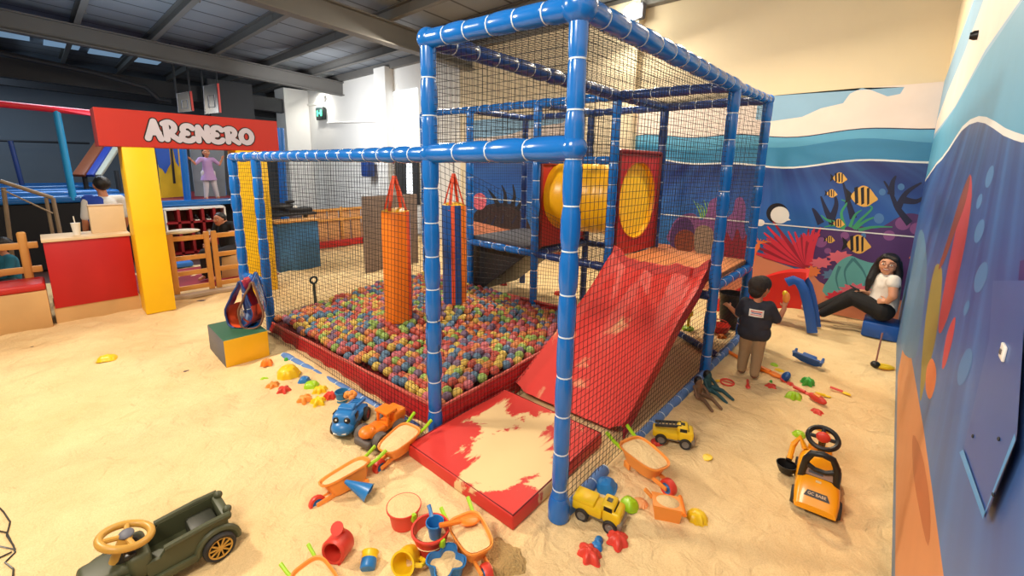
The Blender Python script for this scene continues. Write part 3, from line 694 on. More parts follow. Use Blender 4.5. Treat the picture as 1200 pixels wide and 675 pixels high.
# ball pit tray: red skirt with padded top edge
pit = [V((XB + .02, YF + .02, 0)), V((XL - .02, YL + .0, 0)), V((XK, YC - .02, 0)), V((XB - .0, YC - .02, 0))]
ptop = [.20, .10, .16, .30]
b = MB().m(mat('red_pit_skirt', (182, 26, 30), .5, var=.2, scale=8, bump=.5, bscale=14))
for i in range(4):
    p, q = pit[i], pit[(i + 1) % 4]; zp, zq = ptop[i], ptop[(i + 1) % 4]
    out = (q - p).normalized().cross(V((0, 0, 1))); 
    if out.dot((pit[0] + pit[2]) / 2 - p) > 0: out = -out
    def skirt(u, v, p=p, q=q, zp=zp, zq=zq, out=out):
        c = p.lerp(q, u); z = zp + (zq - zp) * u
        bul = .035 * math.sin(PI * v) + .014 * noise.noise((c.x * 4, c.y * 4, v * 3)) + .010 * math.sin(u * 60 + v * 2)
        return c + out * bul + V((0, 0, z - .235 * v + .012 * noise.noise((c.x * 3, c.y * 3, 8))))
    b.grid(skirt, 48, 6)
b.build('pit_skirt', None, cage, world=True)
b = MB().m(mat('pale_red_pit_edge', (206, 92, 80), .6))
loop = []
for i in range(4):
    p, q = pit[i], pit[(i + 1) % 4]
    for t in range(12): c = p.lerp(q, t / 12); loop.append(V((c.x, c.y, ptop[i] + (ptop[(i + 1) % 4] - ptop[i]) * t / 12 + .012 * noise.noise((c.x * 3, c.y * 3, 8)))))
b.tube(loop, .016, 8, closed=True); b.build('pit_edge', None, cage, world=True)
b = MB().m(DARKRED); b.poly([p + V((0, 0, .07)) for p in pit]); b.build('pit_floor', None, cage, world=True)

# balls
BC = [('red', (192, 82, 68), 20), ('orange', (214, 132, 76), 18), ('yellow', (214, 182, 84), 15), ('green', (150, 180, 92), 12), ('blue', (92, 126, 156), 20), ('purple', (126, 100, 128), 12), ('pink', (200, 106, 116), 12)]
RB = .046
ballmesh = {}
for nme, c, w in BC:
    b = MB().m(mat('ball_' + nme, c, .5, var=.12, scale=25)).sphere((0, 0, 0), RB, u=14, v=9)
    o = b.build('pit_ball', None); ballmesh[nme] = o.data; bpy.data.objects.remove(o)
def inside(x, y, mg):
    for i in range(4):
        p, q = pit[i], pit[(i + 1) % 4]; d = (q - p); n_ = V((d.y, -d.x, 0)).normalized(); cc = (pit[0] + pit[2]) / 2
        if n_.dot(cc - p) < 0: n_ = -n_
        if n_.dot(V((x, y, 0)) - p) < mg: return False
    return True
spots = []
sp = .089; j = 0; y = YL - .1
while y < YC:
    x = XK - .2 + (j % 2) * sp / 2
    while x < XB:
        xx, yy = x + random.uniform(-.014, .014), y + random.uniform(-.014, .014)
        if inside(xx, yy, .05):
            t = (xx - XL) / (XB - XL)
            edge = min(1, (yy - YL) / .5); z = .155 + .07 * edge + .05 * noise.noise((xx * 1.3, yy * 1.3, 2)) - (.04 * (1 - t) if yy < 2.6 else 0) + random.uniform(-.016, .022) + .10 * math.exp(-((xx + 4.1) ** 2 + (yy - 2.62) ** 2) / .22) + .10 * math.exp(-((xx + 4.1) ** 2 + (yy - 3.45) ** 2) / .22)
            # leave clear where the slide's left edge and bags stand
            spots.append((xx, yy, z))
        x += sp
    y += sp * .87; j += 1
spots.sort(key=lambda p: p[0] ** 2 + p[1] ** 2 + (p[2] - HCAM) ** 2)
names = [n for n, c, w in BC for _ in range(w)]
for i, (x, y, z) in enumerate(spots[:300]):
    nme = random.choice(names); o = bpy.data.objects.new('pit_ball', ballmesh[nme]); C.objects.link(o); o.location = (x, y, z)
    o.rotation_euler = (random.uniform(-.5, .5), random.uniform(-.5, .5), 0)
    tag(o, nme + ' plastic ball in the near corner of the ball pit beside the front blue post', 'ball', nme + ' balls in the near corner of the ball pit')
b = MB()
ico = {}
for (x, y, z) in spots[300:]:
    nme = random.choice(names); b.m(mat('ball_' + nme, (0, 0, 0))); b.sphere((x, y, z), RB, u=10, v=7)
o = b.build('pit_balls', None, fix=False); tag(o, 'mass of mixed coloured plastic balls filling the rest of the ball pit', 'balls', kind='stuff')

# ------------------------------------------------------------------ punching bags
def bag(loc, z0, z1, r, cols, ztop, label, tilt=0):
    t = thing('punching_bag', label, 'punching bag', (loc[0], loc[1], z0), (0, 0, tilt))
    h = z1 - z0; b = MB(); n = 24; prof = [(r * .95, 0), (r, .02), (r, h - .03), (r * .96, h)]
    # vertical panels in different colours
    for k2, (a0, a1, m) in enumerate(cols):
        b.m(m); st = 6
        A = [[b.bm.verts.new((pr * math.cos(a0 + (a1 - a0) * i / st), pr * math.sin(a0 + (a1 - a0) * i / st), ph)) for i in range(st + 1)] for pr, ph in prof]
        n0 = len(b.bm.faces)
        for q in range(3):
            for i in range(st): b.bm.faces.new((A[q][i], A[q][i + 1], A[q + 1][i + 1], A[q + 1][i]))
        b._mark(n0)
    b.m(cols[0][2]); b.lathe([(.001, .0), (r * .95, 0)], n=24)
    b.build('bag_body', None, t, fix=False)
    b = MB().m(YELV).lathe([(.001, h + .03), (r * .55, h + .028), (r * .97, h)], n=24); b.build('bag_top', None, t)
    hh = ztop - z0
    b = MB().m(STRAP)
    for k2 in range(4):
        a = .5 + k2 * PI / 2; p = V((r * .97 * math.cos(a), r * .97 * math.sin(a), h - .06)); q = V((.012 * math.cos(a), .012 * math.sin(a), h + (hh - h) * .74))
        b.bar(p, q, .035, .008)
    b.build('strap', None, t)
    b = MB().m(STEEL)
    zc = h + (hh - h) * .74
    while zc < hh + .02: b.lathe([(.008, -.012), (.012, 0), (.008, .012)], (0, 0, zc), n=8); zc += .026
    b.build('chain', None, t)
    return t
bag((-4.10, 2.62), .34, 1.59, .155, [(-2.6, -.9, ORANGEV), (-.9, .22, ORANGEV), (.22, .66, REDO), (.66, PI, DBLUE), (PI, 2 * PI - 2.6, ORANGEV)], 2.10, 'orange cylindrical punching bag with red strap hanging left of the front post')
bag((-4.10, 3.45), .36, 1.61, .15, [(-2.9, -.95, DBLUE), (-.95, -.65, REDO), (-.65, -.1, DBLUE), (-.1, 1.4, ORANGEV), (1.4, 2 * PI - 2.9, DBLUE)], 2.12, 'dark blue and orange striped punching bag hanging right of the front post')
# overhead rail that carries the bags
padded('rail', V((-4.10, YL + .03, 2.15)), V((-4.10, YC, 2.17)), .045, .22)

# ------------------------------------------------------------------ floor mat at the slide foot
MATR = sandy_vinyl('mat_red', (204, 52, 46), .70, .76, (.10, .02, .60, .58, .62, 0, 0))
t = thing('floor_mat', 'square red vinyl floor mat half covered with sand at the slide foot', 'mat', (-1.94, 2.13, .0), (0, 0, .035))
b = MB().m(MATR).box((0, 0, .05), (1.0, 1.06, .10), bev=.014, seg=3); b.build('mat_pad', None, t)
b = MB().m(DARKRED)
lp = [V((sx * .492, sy * .522, .0995)) for sx, sy in ((-1, -1), (1, -1), (1, 1), (-1, 1))]
b.tube(lp, .006, 6, closed=True); b.build('piping', None, t)

# step block and ring tunnel at the left entry
t = thing('step_block', 'low padded step block, dark green top with yellow and grey sides', 'step', (-5.29, 1.31, -.02), (0, 0, -.02))
b = MB().m(GREENV).box((0, 0, .15), (.66, .42, .30), bev=.012)
for f in b.bm.faces:
    c = f.calc_center_median(); n_ = f.normal
f0 = b.bm.faces
b.m(YELV); yi = b.mi; b.m(GREYV); gi = b.mi
bmesh.ops.recalc_face_normals(b.bm, faces=b.bm.faces[:])
for f in b.bm.faces:
    if f.normal.x > .7: f.material_index = yi
    elif f.normal.y < -.7: f.material_index = gi
b.build('block', None, t)
# soft ring tunnel
tn = thing('crawl_tunnel', 'collapsed red and blue fabric crawl tunnel leaning on the green step block', 'tunnel', (-5.35, 1.58, .3))
bA = MB().m(REDV)
def tun(u, v, c0, c1, w, h, th):
    a = 2 * PI * u; c = c0.lerp(c1, v)
    rt, up = V((.75, .55, 0)).normalized(), V((.12, .1, 1)).normalized()
    return c + rt * w * math.cos(a) * (1 - .72 * math.sin(a)) + up * h * math.sin(a) + V((.02, .02, 0)) * noise.noise((u * 9, v * 6, th))
c0, c1, c2 = V((-5.24, 1.34, .545)), V((-5.38, 1.46, .555)), V((-5.50, 1.58, .56))
cm = V((-5.12, 1.42, .545))
bA.grid(lambda u, v: tun(u, v, c0, c1,   .135, .27, 1), 32, 6); bA.build('red_lining', None, tn, world=True)
bA = MB().m(BLUE); bA.grid(lambda u, v: tun(u, v, cm, c2, .12, .27, 3), 32, 6); bA.build('blue_lining', None, tn, world=True)
bA = MB().m(REDO); bA.grid(lambda u, v: tun(u * .5 + .5, v, V((-5.20, 1.34, .545)), V((-5.3, 1.5, .545)), .12, .255, 2), 20, 4); bA.build('orange_lining', None, tn, world=True)
for c, w, h, m in ((c0, .138, .27, NAVYSHADE), (cm, .124, .27, mat('brown_hoop', (120, 84, 66), .6)), (c2, .12, .27, NAVYSHADE)):
    b = MB().m(m); b.tube([tun(i / 28, 0, c, c, w, h, 1) for i in range(28)], .012, 8, closed=True); b.build('hoop', None, tn, world=True)

# ------------------------------------------------------------------ entrance arch with lettering
XS = -7.5
arch = thing('entrance_arch', 'red sign beam on two yellow pillars at the sand area entrance', 'arch', (XS - .2, 1.65, 0))
b = MB().m(PILLARY).box((XS - .2, .975, 1.13), (.40, .33, 2.27), bev=.008); b.build('pillar', None, arch, world=True)
b = MB().m(PILLARY).box((XS - .2, 2.30, 1.13), (.40, .42, 2.27), bev=.008); b.build('pillar', None, arch, world=True)
b = MB().m(SIGNRED).box((XS - .2, 1.65, 2.487), (.42, 2.10, .465), bev=.006)
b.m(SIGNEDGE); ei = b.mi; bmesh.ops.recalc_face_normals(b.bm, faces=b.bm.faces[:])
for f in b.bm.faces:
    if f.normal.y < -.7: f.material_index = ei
sign = b.build('sign_board', None, arch, world=True, smooth=False)
def arc(cx, cy, rx, ry, a0, a1, n=10): return [(cx + rx * math.cos(math.radians(a0 + (a1 - a0) * i / n)), cy + ry * math.sin(math.radians(a0 + (a1 - a0) * i / n))) for i in range(n + 1)]
LET = {  # strokes in a 1-high box
 'A': ([[(.04, .06), (.22, .5), (.40, .94), (.52, .5), (.70, .04)], [(.22, .36), (.6, .36)]], .74),
 'R': ([[(.14, .04), (.14, .5), (.12, .9)], [(.0, .84)] + arc(.28, .68, .30, .26, 100, -90) + [(.2, .42)], [(.26, .42), (.5, .2), (.78, .02)]], .80),
 'E': ([arc(.36, .72, .28, .24, 20, 262) + arc(.34, .26, .34, .25, 98, 340)], .72),
 'N': ([[(.06, .04), (.06, .5), (.10, .92)], [(.10, .9), (.36, .48), (.60, .08)], [(.60, .06), (.60, .5), (.62, .94)]], .70),
 'O': ([arc(.38, .46, .36, .42, 62, -250), arc(.38, .46, .36, .42, 110, 40)[:6]], .78),
}
def lettering(word, y0, y1, zc, hgt, x):
    tot = sum(LET[c][1] + .14 for c in word) - .14; sc = (y1 - y0) / tot
    def pass_(b, w, x, m):
        b.m(m); off = 0; kk = 0
        for ci, c in enumerate(word):
            sy = hgt * (1.08 if ci in (0, 1) else .92); drop = -.012 * ci / 6 * 0
            for st in LET[c][0]:
                P = [V((0, y0 + (off + u) * sc, zc - hgt / 2 + v * sy)) for u, v in st]
                # dense resample -> discs and quads
                for p, q in zip(P, P[1:]):
                    d = (q - p); L = d.length; n_ = V((0, -d.z, d.y)).normalized() * w / 2; kk += 1
                    b.poly([p + n_ + V((x + kk * 1e-5, 0, 0)), q + n_ + V((x + kk * 1e-5, 0, 0)), q - n_ + V((x + kk * 1e-5, 0, 0)), p - n_ + V((x + kk * 1e-5, 0, 0))])
                for p in P:
                    kk += 1; b.poly([p + V((x + kk * 1e-5, w / 2 * math.cos(a), w / 2 * math.sin(a))) for a in [2 * PI * i / 14 for i in range(14)]])
            off += LET[c][1] + .14
    b = MB(); pass_(b, .098, x, LETTEREDGE); pass_(b, .070, x + .006, LETTER)
    return b.build('sign_lettering', None, sign, world=True, smooth=False, fix=False)
lt = lettering('ARENERO', 1.08, 2.33, 2.475, .235, XS + .013)
lt['label'] = 'grey rounded letters with black outline reading ARENERO'

# gates
def gate(y0, y1, h, label, sill=True):
    t = thing('gate', label, 'gate', (-8.15, (y0 + y1) / 2, 0))
    b = MB().m(PINE)
    for y in (y0 + .035, y1 - .035): b.box((-8.15, y, h / 2 + .03), (.05, .075, h), bev=.012)
    b.build('gate_stile', None, t, world=True)
    for z in (.12, .36, .60, h - .05):
        b = MB().m(PINE).box((-8.15, (y0 + y1) / 2, z), (.035, y1 - y0 - .05, .075), bev=.008); b.build('gate_rail', None, t, world=True)
gate(1.24, 1.77, .96, 'varnished wooden entrance gate, the wider leaf beside the left yellow pillar')
gate(1.80, 2.36, .96, 'varnished wooden entrance gate, the narrower leaf beside the padded blue post')
b = MB().m(mat('worn_sill', (176, 158, 138), .8)).box((-8.05, 1.75, .02), (.16, 1.2, .06), bev=.01); o = b.build('door_sill', None); tag(place(o, (-8.05, 1.75, 0)), 'worn pale sill strip under the two wooden gates', 'sill')

# counter with red front
ct = thing('counter', 'wooden counter with a painted red front left of the yellow pillar', 'counter', (-8.1, .40, 0))
b = MB().m(PLY).box((-8.15, .385, .09), (.5, .84, .26)); b.build('counter_base', None, ct, world=True)
b = MB().m(COUNTERRED).box((-8.14, .385, .62), (.50, .82, .86), bev=.005); b.build('counter_front', None, ct, world=True)
b = MB().m(CREAM).box((-8.15, .385, 1.075), (.56, .845, .04), bev=.006); b.build('counter_top', None, ct, world=True)
# white drink cup with straw
cp = atX(90, 272, -8.1); cp.z = 1.095
t = thing('drink_cup', 'white paper cup with straw on the red-fronted counter', 'cup', cp)
b = MB().m(WHITE).lathe([(.034, 0), (.047, .15), (.05, .16), (.044, .16)], n=20, cap=(True, True)); b.build('cup_body', None, t)
b = MB().m(WHITE).tube([(0, 0, .1), (.004, -.008, .25)], .006, 8); b.build('straw', None, t)
# cream box on the counter
p = atX(128, 270, -8.2)
yb0 = atX(107, 270, -8.22).y; ybc, ybw = (yb0 + .80) / 2, .80 - yb0
b = MB().m(CREAM).box((-8.22, ybc, 1.28), (.2, ybw, .37), bev=.006); b.m(mat('cream_board_edge', (190, 160, 124), .6)).box((-8.22, ybc, 1.467), (.21, ybw + .01, .012))
o = b.build('cardboard_box', None); tag(place(o, (-8.22, ybc, 1.095)), 'plain cream box standing on the counter against the yellow pillar', 'box')

# bench at far left
bn = thing('bench', 'wooden bench with red seat cushion and railed back at left edge', 'bench', (-8.1, -.55, 0))
b = MB().m(PLY).box((-8.05, -.63, .22), (.5, 1.12, .5), bev=.008); b.build('bench_base', None, bn, world=True)
b = MB().m(REDV).box((-8.05, -.63, .515), (.52, 1.12, .09), bev=.03, seg=3); b.build('seat_cushion', None, bn, world=True)
for y in (-.20, -.85): 
    b = MB().m(PINE).box((-8.33, y, .82), (.06, .085, .68), bev=.03, seg=3); b.build('back_post', None, bn, world=True)
for z in (.66, .98):
    b = MB().m(PINE).box((-8.33, -.62, z), (.04, 1.1, .085), bev=.01); b.build('back_rail', None, bn, world=True)

# handrail and stair frame behind
hr = thing('handrail', 'pale tubular stair handrail behind the wooden bench', 'handrail', (-9.6, -.3, 0))
q = [atX(0, 212, -9.6), atX(62, 232, -9.6), atX(70, 285, -9.6)]
b = MB().m(mat('beige_metal', (150, 132, 108), .5))
b.tube([q[0], q[1]], .028, 8); b.tube([q[1], V((q[1].x, q[1].y + .02, .0))], .025, 8)
b.tube([atX(54, 232, -9.6), V((-9.6, atX(54, 232, -9.6).y, 0))], .022, 8); b.tube([atX(4, 220, -9.6), V((-9.6, atX(10, 300, -9.6).y, 0))], .025, 8)
b.tube([atX(2, 222, -9.55), atX(62, 250, -9.55)], .012, 6)
b.build('rail_tube', None, hr, world=True)

# ------------------------------------------------------------------ hall behind: trampoline platform, poles, shelf
XP = -11.8
tp = thing('trampoline_platform', 'raised trampoline platform with blue padded edges at the back of the hall', 'platform', (-15, -.5, 0))
b = MB().m(mat('platform_black_skirt', (16, 17, 22), .8)).box((-15.5, -2.2, .62), (7.2, 7.0, 1.24)); b.build('platform_skirt', None, tp, world=True)
b = MB().m(mat('glossy_blue_pad', (10, 96, 168), .25, coat=.3))
for i in range(5): b.box((-12.1 - i * 1.5, -2.2, 1.32 + .02 * (i % 2)), (.5, 7.0, .14), bev=.05, seg=3)
b.build('edge_pad', None, tp, world=True)
b = MB().m(BLACKV).box((-15.5, -2.2, 1.26), (7.0, 6.9, .04)); b.build('trampoline_bed', None, tp, world=True)
b = MB().m(mat('red_platform_pad', (112, 22, 34), .5)).box((-13.5, 2.35, 1.16), (3.6, 2.1, .1), bev=.03); b.m(mat('glossy_blue_pad', (0, 0, 0))).box((-11.75, 2.35, 1.165), (.28, 2.2, .13), bev=.04)
b.m(mat('platform_black_skirt', (0, 0, 0))).box((-13.8, 2.35, .55), (3.0, 2.0, 1.1)); b.build('side_platform', None, tp, world=True)
def pole(x, px0, px1, r, label, m=BLUE, name='padded_pole', z0=None):
    p = atX(*px0, x); q = atX(*px1, x)
    if z0 is not None: q = p + (q - p) * ((z0 - p.z) / (q.z - p.z))
    b = MB().m(m).tube([q, p], r, 10); o = b.build(name, None); tag(place(o, q), label, 'pole'); return o
pole(-11.9, (66, 130), (85, 228), .055, 'bright blue padded pole at left behind the seated man', mat('bright_blue_pad', (22, 150, 214), .4), z0=1.3)
pole(-11.9, (212, 150), (220, 234), .07, 'blue padded pole standing left of the dancing girl', BLUE, z0=1.2)
pole(-13.9, (257, 160), (263, 225), .05, 'thin blue padded pole behind the dancing girl', BLUE, z0=-.03)
pole(-12.2, (328, 150), (333, 240), .10, 'blue pole right of the red sign, seen past the second pillar', BLUE, z0=-.03)
pole(-17.0, (12, 165), (24, 210), .05, 'thin dark blue pole at the far left wall', NAVYSHADE, z0=1.28)
b = MB().m(mat('red_pad', (196, 24, 44), .4)).tube([atX(-20, 120, -11.9), atX(112, 133, -11.9)], .06, 10); o = b.build('padded_rail', None); tag(o, 'long red padded top rail above the trampoline area at left', 'rail')
b = MB().m(DARKSTEEL).tube([atX(-20, 164, -20), atX(105, 168, -20)], .04, 6); o = b.build('wall_rail', None); tag(o, 'thin dark rail across the far blue-grey wall', 'rail')
# striped slide lanes
sl = thing('lane_slide', 'far slide with orange, blue and white sloped lanes beside the sign beam', 'slide', (-15, .9, 1.2))
for k2, (xa, xb, m) in enumerate(((92, 122, mat('lane_brown', (126, 70, 44), .5)), (103, 132, mat('lane_blue', (38, 62, 150), .5)), (112, 141, mat('lane_white', (176, 176, 160), .5)))):
    p = atX(xa, 206, -14.5); q = atX(xb, 162, -15.5); b = MB().m(m).bar(p, q, .24, .08, .02); b.build('slide_lane', None, sl, world=True)
for x_ in (98, 136):
    q = atX(x_, 200, -14.7); b = MB().m(DARKSTEEL).tube([q, V((q.x, q.y, 1.29))], .05, 6); b.build('support_leg', None, sl, world=True)
# blue and yellow padded panel
pn = thing('climbing_wall', 'padded wall panel with blue peaks over yellow left of the dancing girl', 'panel', atX(192, 214, -12.8))
c = lambda x, y, d=0: atX(x, y, -12.8 + d)
b = MB().m(mat('panel_yellow', (212, 176, 20), .5)).poly([c(184, 172), c(216, 172), c(219, 230), c(189, 232)], (-.06, 0, 0)); b.build('panel_back', None, pn, world=True)
b = MB().m(mat('panel_blue', (20, 80, 176), .5)).poly([c(181, 172, .01), c(198, 172, .01), c(200, 192, .01), c(197, 197, .01), c(194, 204, .01), c(190, 198, .01), c(186, 196, .01)])
b.poly([c(202, 172, .01), c(208, 172, .01), c(210, 196, .01), c(206, 190, .01)]); b.build('panel_peaks', None, pn, world=True, smooth=False)
b = MB().m(BLACK).poly([c(199, 172, .015), c(202, 172, .015), c(206, 215, .015), c(203, 215, .015)]); b.build('panel_gap', None, pn, world=True, smooth=False)
b = MB().m(mat('grey_far_panel', (120, 130, 140), .7)).poly([c(222, 168), c(262, 168), c(265, 230), c(229, 230)], (-.06, 0, 0)); o = b.build('partition', None); tag(o, 'plain grey wall panel behind the dancing girl', 'panel')

# shoe shelf
sx0, sx1 = atX(192, 240, -11.4), atX(262, 236, -11.4)
ys, ye, zt_, zb2 = sx0.y, sx1.y, 1.07, .42
sh = thing('shoe_shelf', 'red cubby shoe shelf with white frame under the platform', 'shelf', (-11.55, (ys + ye) / 2, 0))
b = MB().m(WHITE).box((-11.55, (ys + ye) / 2, zt_), (.36, ye - ys, .04)); b.box((-11.55, ys, zt_ / 2), (.36, .03, zt_)); b.box((-11.55, ye, zt_ / 2), (.36, .03, zt_)); b.build('shelf_frame', None, sh, world=True)
b = MB().m(mat('cubby_brown_back', (104, 64, 48), .7)).box((-11.70, (ys + ye) / 2, zt_ / 2), (.03, ye - ys, zt_)); b.build('shelf_back', None, sh, world=True)
SR = mat('cubby_red', (140, 20, 30), .5)
for i in range(1, 5):
    b = MB().m(SR).box((-11.5, ys + (ye - ys) * i / 5, zt_ / 2), (.34, .05, zt_ - .02)); b.build('divider', None, sh, world=True)
for z in (.12, .44, .78):
    b = MB().m(SR).box((-11.5, (ys + ye) / 2, z), (.34, ye - ys, .04)); b.build('shelf_board', None, sh, world=True)
def shoe(loc, label, m):
    t = thing('shoe', label, 'shoe', loc, (0, 0, 0), 'shoes in the red cubby shelf')
    b = MB().m(m).sphere((.03, 0, .05), .05, (1.7, .8, .9)); b.sphere((-.04, 0, .08), .045, (1, .85, 1.2)); b.build('upper', None, t)
    b = MB().m(WHITE).box((.0, 0, .015), (.2, .085, .03), bev=.012); b.build('sole', None, t)
for (iy, z, lab, m) in ((2, .80, 'black shoe with white sole, upper row third cubby of the red shelf', BLACK), (3, .80, 'dark shoe with white sole, upper row fourth cubby of the red shelf', BLACK), (2, .46, 'grey shoe, lower row third cubby of the red shelf', GREYP), (3, .46, 'white shoe, lower row fourth cubby of the red shelf', WHITE)):
    shoe((-11.45, ys + (ye - ys) * (iy + .5) / 5, z), lab, m)
# red mat and blue strip on the entry floor
b = MB().m(mat('red_entry_mat', (150, 20, 36), .6)).box((-9.4, 1.9, -.01), (1.7, 2.0, .04)); o = b.build('entry_mat', None); tag(place(o, (-9.4, 1.9, 0)), 'dark red floor mat beyond the wooden gates', 'mat')
b = MB().m(mat('blue_entry_strip', (40, 110, 190), .5)).box((-10.55, 1.6, .05), (.3, .7, .10), bev=.03); o = b.build('foam_step', None); tag(place(o, (-10.55, 1.6, 0)), 'small blue foam step on the red mat beyond the gates', 'step')
# basketball backboards
for (x, y, w, h, lab) in ((207, 110, 16, 22, 'clear basketball backboard with red edge, the left of two above the sign'), (238, 101, 17, 33, 'clear basketball backboard with red edge, the right of two above the sign')):
    X = -16; p = [atX(x, y, X), atX(x + w, y - 3, X), atX(x + w + 3, y + h - 2, X), atX(x + 2, y + h, X)]
    t = thing('basketball_backboard', lab, 'backboard', p[3])
    b = MB().m(mat('smoky_backboard', (58, 66, 74), .2)).poly(p, (-.03, 0, 0)); b.build('board', None, t, world=True)
    b = MB().m(mat('backboard_red_edge', (214, 70, 60), .5)).bar(p[1] + V((.02, 0, 0)), p[2] + V((.02, 0, 0)), .05, .05); b.build('red_edge', None, t, world=True)
    b = MB().m(mat('backboard_line', (150, 150, 154), .5)); cc = sum(p, V()) / 4; s_ = [cc + (q - cc) * .42 - V((0, 0, .06)) + V((.02, 0, 0)) for q in p]
    b.tube(s_, .018, 6, closed=True); b.tube([q + V((.02, 0, 0)) for q in p], .015, 6, closed=True); b.build('board_lines', None, t, world=True)
    b = MB().m(DARKSTEEL)
    for q in (p[0], p[1]): b.tube([q + V((-.03, 0, -.1)), V((X - .03, q.y, RZ(q.y) - .02))], .03, 6)
    b.build('hanger', None, t, world=True)
pq = atX(272, 118, -17.2); b = MB().m(DARKSTEEL).box((-17.3, pq.y, 2.35), (.2, 1.3, 4.7)); struct(b.build('trim_5', None, smooth=False))

# blue desk, table top things, wooden fence, wood panel (behind the ball pit)
dk = thing('blue_desk', 'blue painted desk panel seen through the net behind the ball pit', 'desk', (-8.9, 3.35, 0))
b = MB().m(mat('desk_blue', (58, 116, 168), .5, var=.1)).box((-8.85, 3.37, .46), (.3, .78, .96), bev=.006); b.build('desk_front', None, dk, world=True)
b = MB().m(PINE).box((-8.85, 3.37, .96), (.36, .84, .04), bev=.006); b.build('desk_top', None, dk, world=True)
tb = thing('dark_table', 'long black tabletop behind the blue desk panel', 'table', (-10.1, 4.0, 0))
b = MB().m(BLACKV).box((-9.9, 3.45, 1.0), (.8, 1.3, .06), bev=.02); b.build('table_top', None, tb, world=True)
for y in (2.9, 4.0):
    b = MB().m(DARKSTEEL).box((-9.9, y, .48), (.08, .06, .96)); b.build('table_leg', None, tb, world=True)
p = atX(335, 238, -10.0)
t = thing('toy_motorbike', 'dark low ride-on with red nose on the black tabletop', 'ride-on toy', (-10.0, p.y - .12, 1.03))
b = MB().m(BLACKV).sphere((0, 0, .10), .12, (1, 2.6, .7)); b.sphere((0, .2, .2), .07, (1, 1.6, .5)); b.build('seat', None, t)
b = MB().m(TOYR).sphere((.05, -.36, .16), .12, (1, .8, 1.1)); b.build('nose', None, t)
p = atX(395, 243, -10.0)
t = thing('game_controller_board', 'dark flat console with pale knob on the black tabletop', 'console', (-9.85, 3.83, 1.03))
b = MB().m(BLACKV).box((0, 0, .04), (.4, .5, .08), bev=.02); b.build('console_body', None, t)
b = MB().m(WHITE).lathe([(.05, 0), (.05, .03), (.02, .05)], (0, -.05, .08), n=12, cap=(True, True)); b.build('knob', None, t)
# picket fence
FX = -10.45
fp0, fp1 = atX(378, 250, FX), atX(430, 246, FX)
fc = thing('wooden_fence', 'low boarded pine fence with red base board at the far sand edge', 'fence', (FX, (fp0.y + fp1.y) / 2, 0))
FB = mat('fence_board', (206, 156, 106), .6, var=.2)
for i in range(9):
    yy = 4.3 + i * .30; b = MB().m(FB).box((FX - .02, yy, .55), (.03, .27, .78), bev=.006); b.build('fence_board', None, fc, world=True)
for z in (.70, .95):
    b = MB().m(PINE).box((FX + .02, 5.5, z), (.05, 2.8, .06), bev=.008); b.build('fence_rail', None, fc, world=True)
for i in range(4): 
    b = MB().m(PINE).box((FX + .02, 4.25 + i * .85, .58), (.06, .06, .85), bev=.008); b.build('fence_post', None, fc, world=True)
b = MB().m(REDV).box((FX + .05, 5.5, .10), (.12, 2.8, .16), bev=.02); b.build('base_board', None, fc, world=True)
b = MB().m(BLACK).box(tuple(atX(427, 281, FX + .12)), (.08, .1, .1), bev=.02); o = b.build('power_socket', None); tag(o, 'small black box at the right end of the wooden fence', 'socket')
wp = [atX(430, 338, -7.6), atX(491, 333, -7.6)]
b = MB().m(mat('grey_brown_boards', (128, 110, 100), .7, var=.2, scale=5)).box((-7.62, (wp[0].y + wp[1].y) / 2, .72), (.06, wp[1].y - wp[0].y, 1.5), bev=.005)
o = b.build('board_screen', None); tag(place(o, (-7.62, (wp[0].y + wp[1].y) / 2, 0)), 'tall grey-brown board screen behind the orange punching bag', 'screen')
# dark handle standing in the sand behind the pit
p = atz(371, 350, .0)
t = thing('sand_shovel', 'dark shovel with ring handle stuck upright behind the pit net', 'shovel', (-6.35, 2.62, 0))
b = MB().m(mat('dark_teal_plastic', (40, 62, 66), .5)).tube([(0, 0, 0), (0, 0, .32)], .022, 8); b.build('shaft', None, t)
b = MB().m(mat('dark_teal_plastic', (0, 0, 0))).tube([(0, .05 * math.cos(a), .37 + .05 * math.sin(a)) for a in [2 * PI * i / 14 for i in range(14)]], .016, 8, closed=True); b.build('ring_handle', None, t)

# exit sign, emergency lamp, wall pipes, speaker, window
ex = atY(376, 133, WY - .12)
t = thing('exit_sign', 'small dark green illuminated exit sign on the far white wall', 'sign', ex)
b = MB().m(mat('exit_case', (16, 34, 34), .5)).box(ex, (.62, .12, .46), bev=.02); b.build('case', None, t, world=True)
GR = mat('exit_green', (70, 200, 150), .5, emis=.6)
b = MB().m(GR); 
for dx, w, h in ((-.16, .12, .2), (.02, .10, .08), (.16, .14, .22)): b.box(ex + V((dx, -.065, 0)), (w, .01, h))
b.build('pictogram', None, t, world=True, smooth=False)
lp = atY(376, 116, WY - .12)
t = thing('emergency_lamp', 'glowing emergency lamp above the exit sign', 'lamp', lp)
b = MB().m(WHITE).box(lp + V((0, .03, 0)), (.5, .1, .2), bev=.03); b.build('lamp_body', None, t, world=True)
b = MB().m(mat('lamp_glow', (255, 250, 235), .5, emis=18)).box(lp + V((0, -.03, .02)), (.4, .03, .12), bev=.01); b.build('lamp_lens', None, t, world=True)
for (a, c, lab) in (((332, 125), (372, 122), 'thin pale pipe running left from the emergency lamp'), ((384, 144), (441, 142), 'thin pale pipe running right below the exit sign')):
    b = MB().m(WHITE).tube([atY(*a, WY - .08), atY(*c, WY - .08)], .035, 8); o = b.build('wall_pipe', None); tag(o, lab, 'pipe')
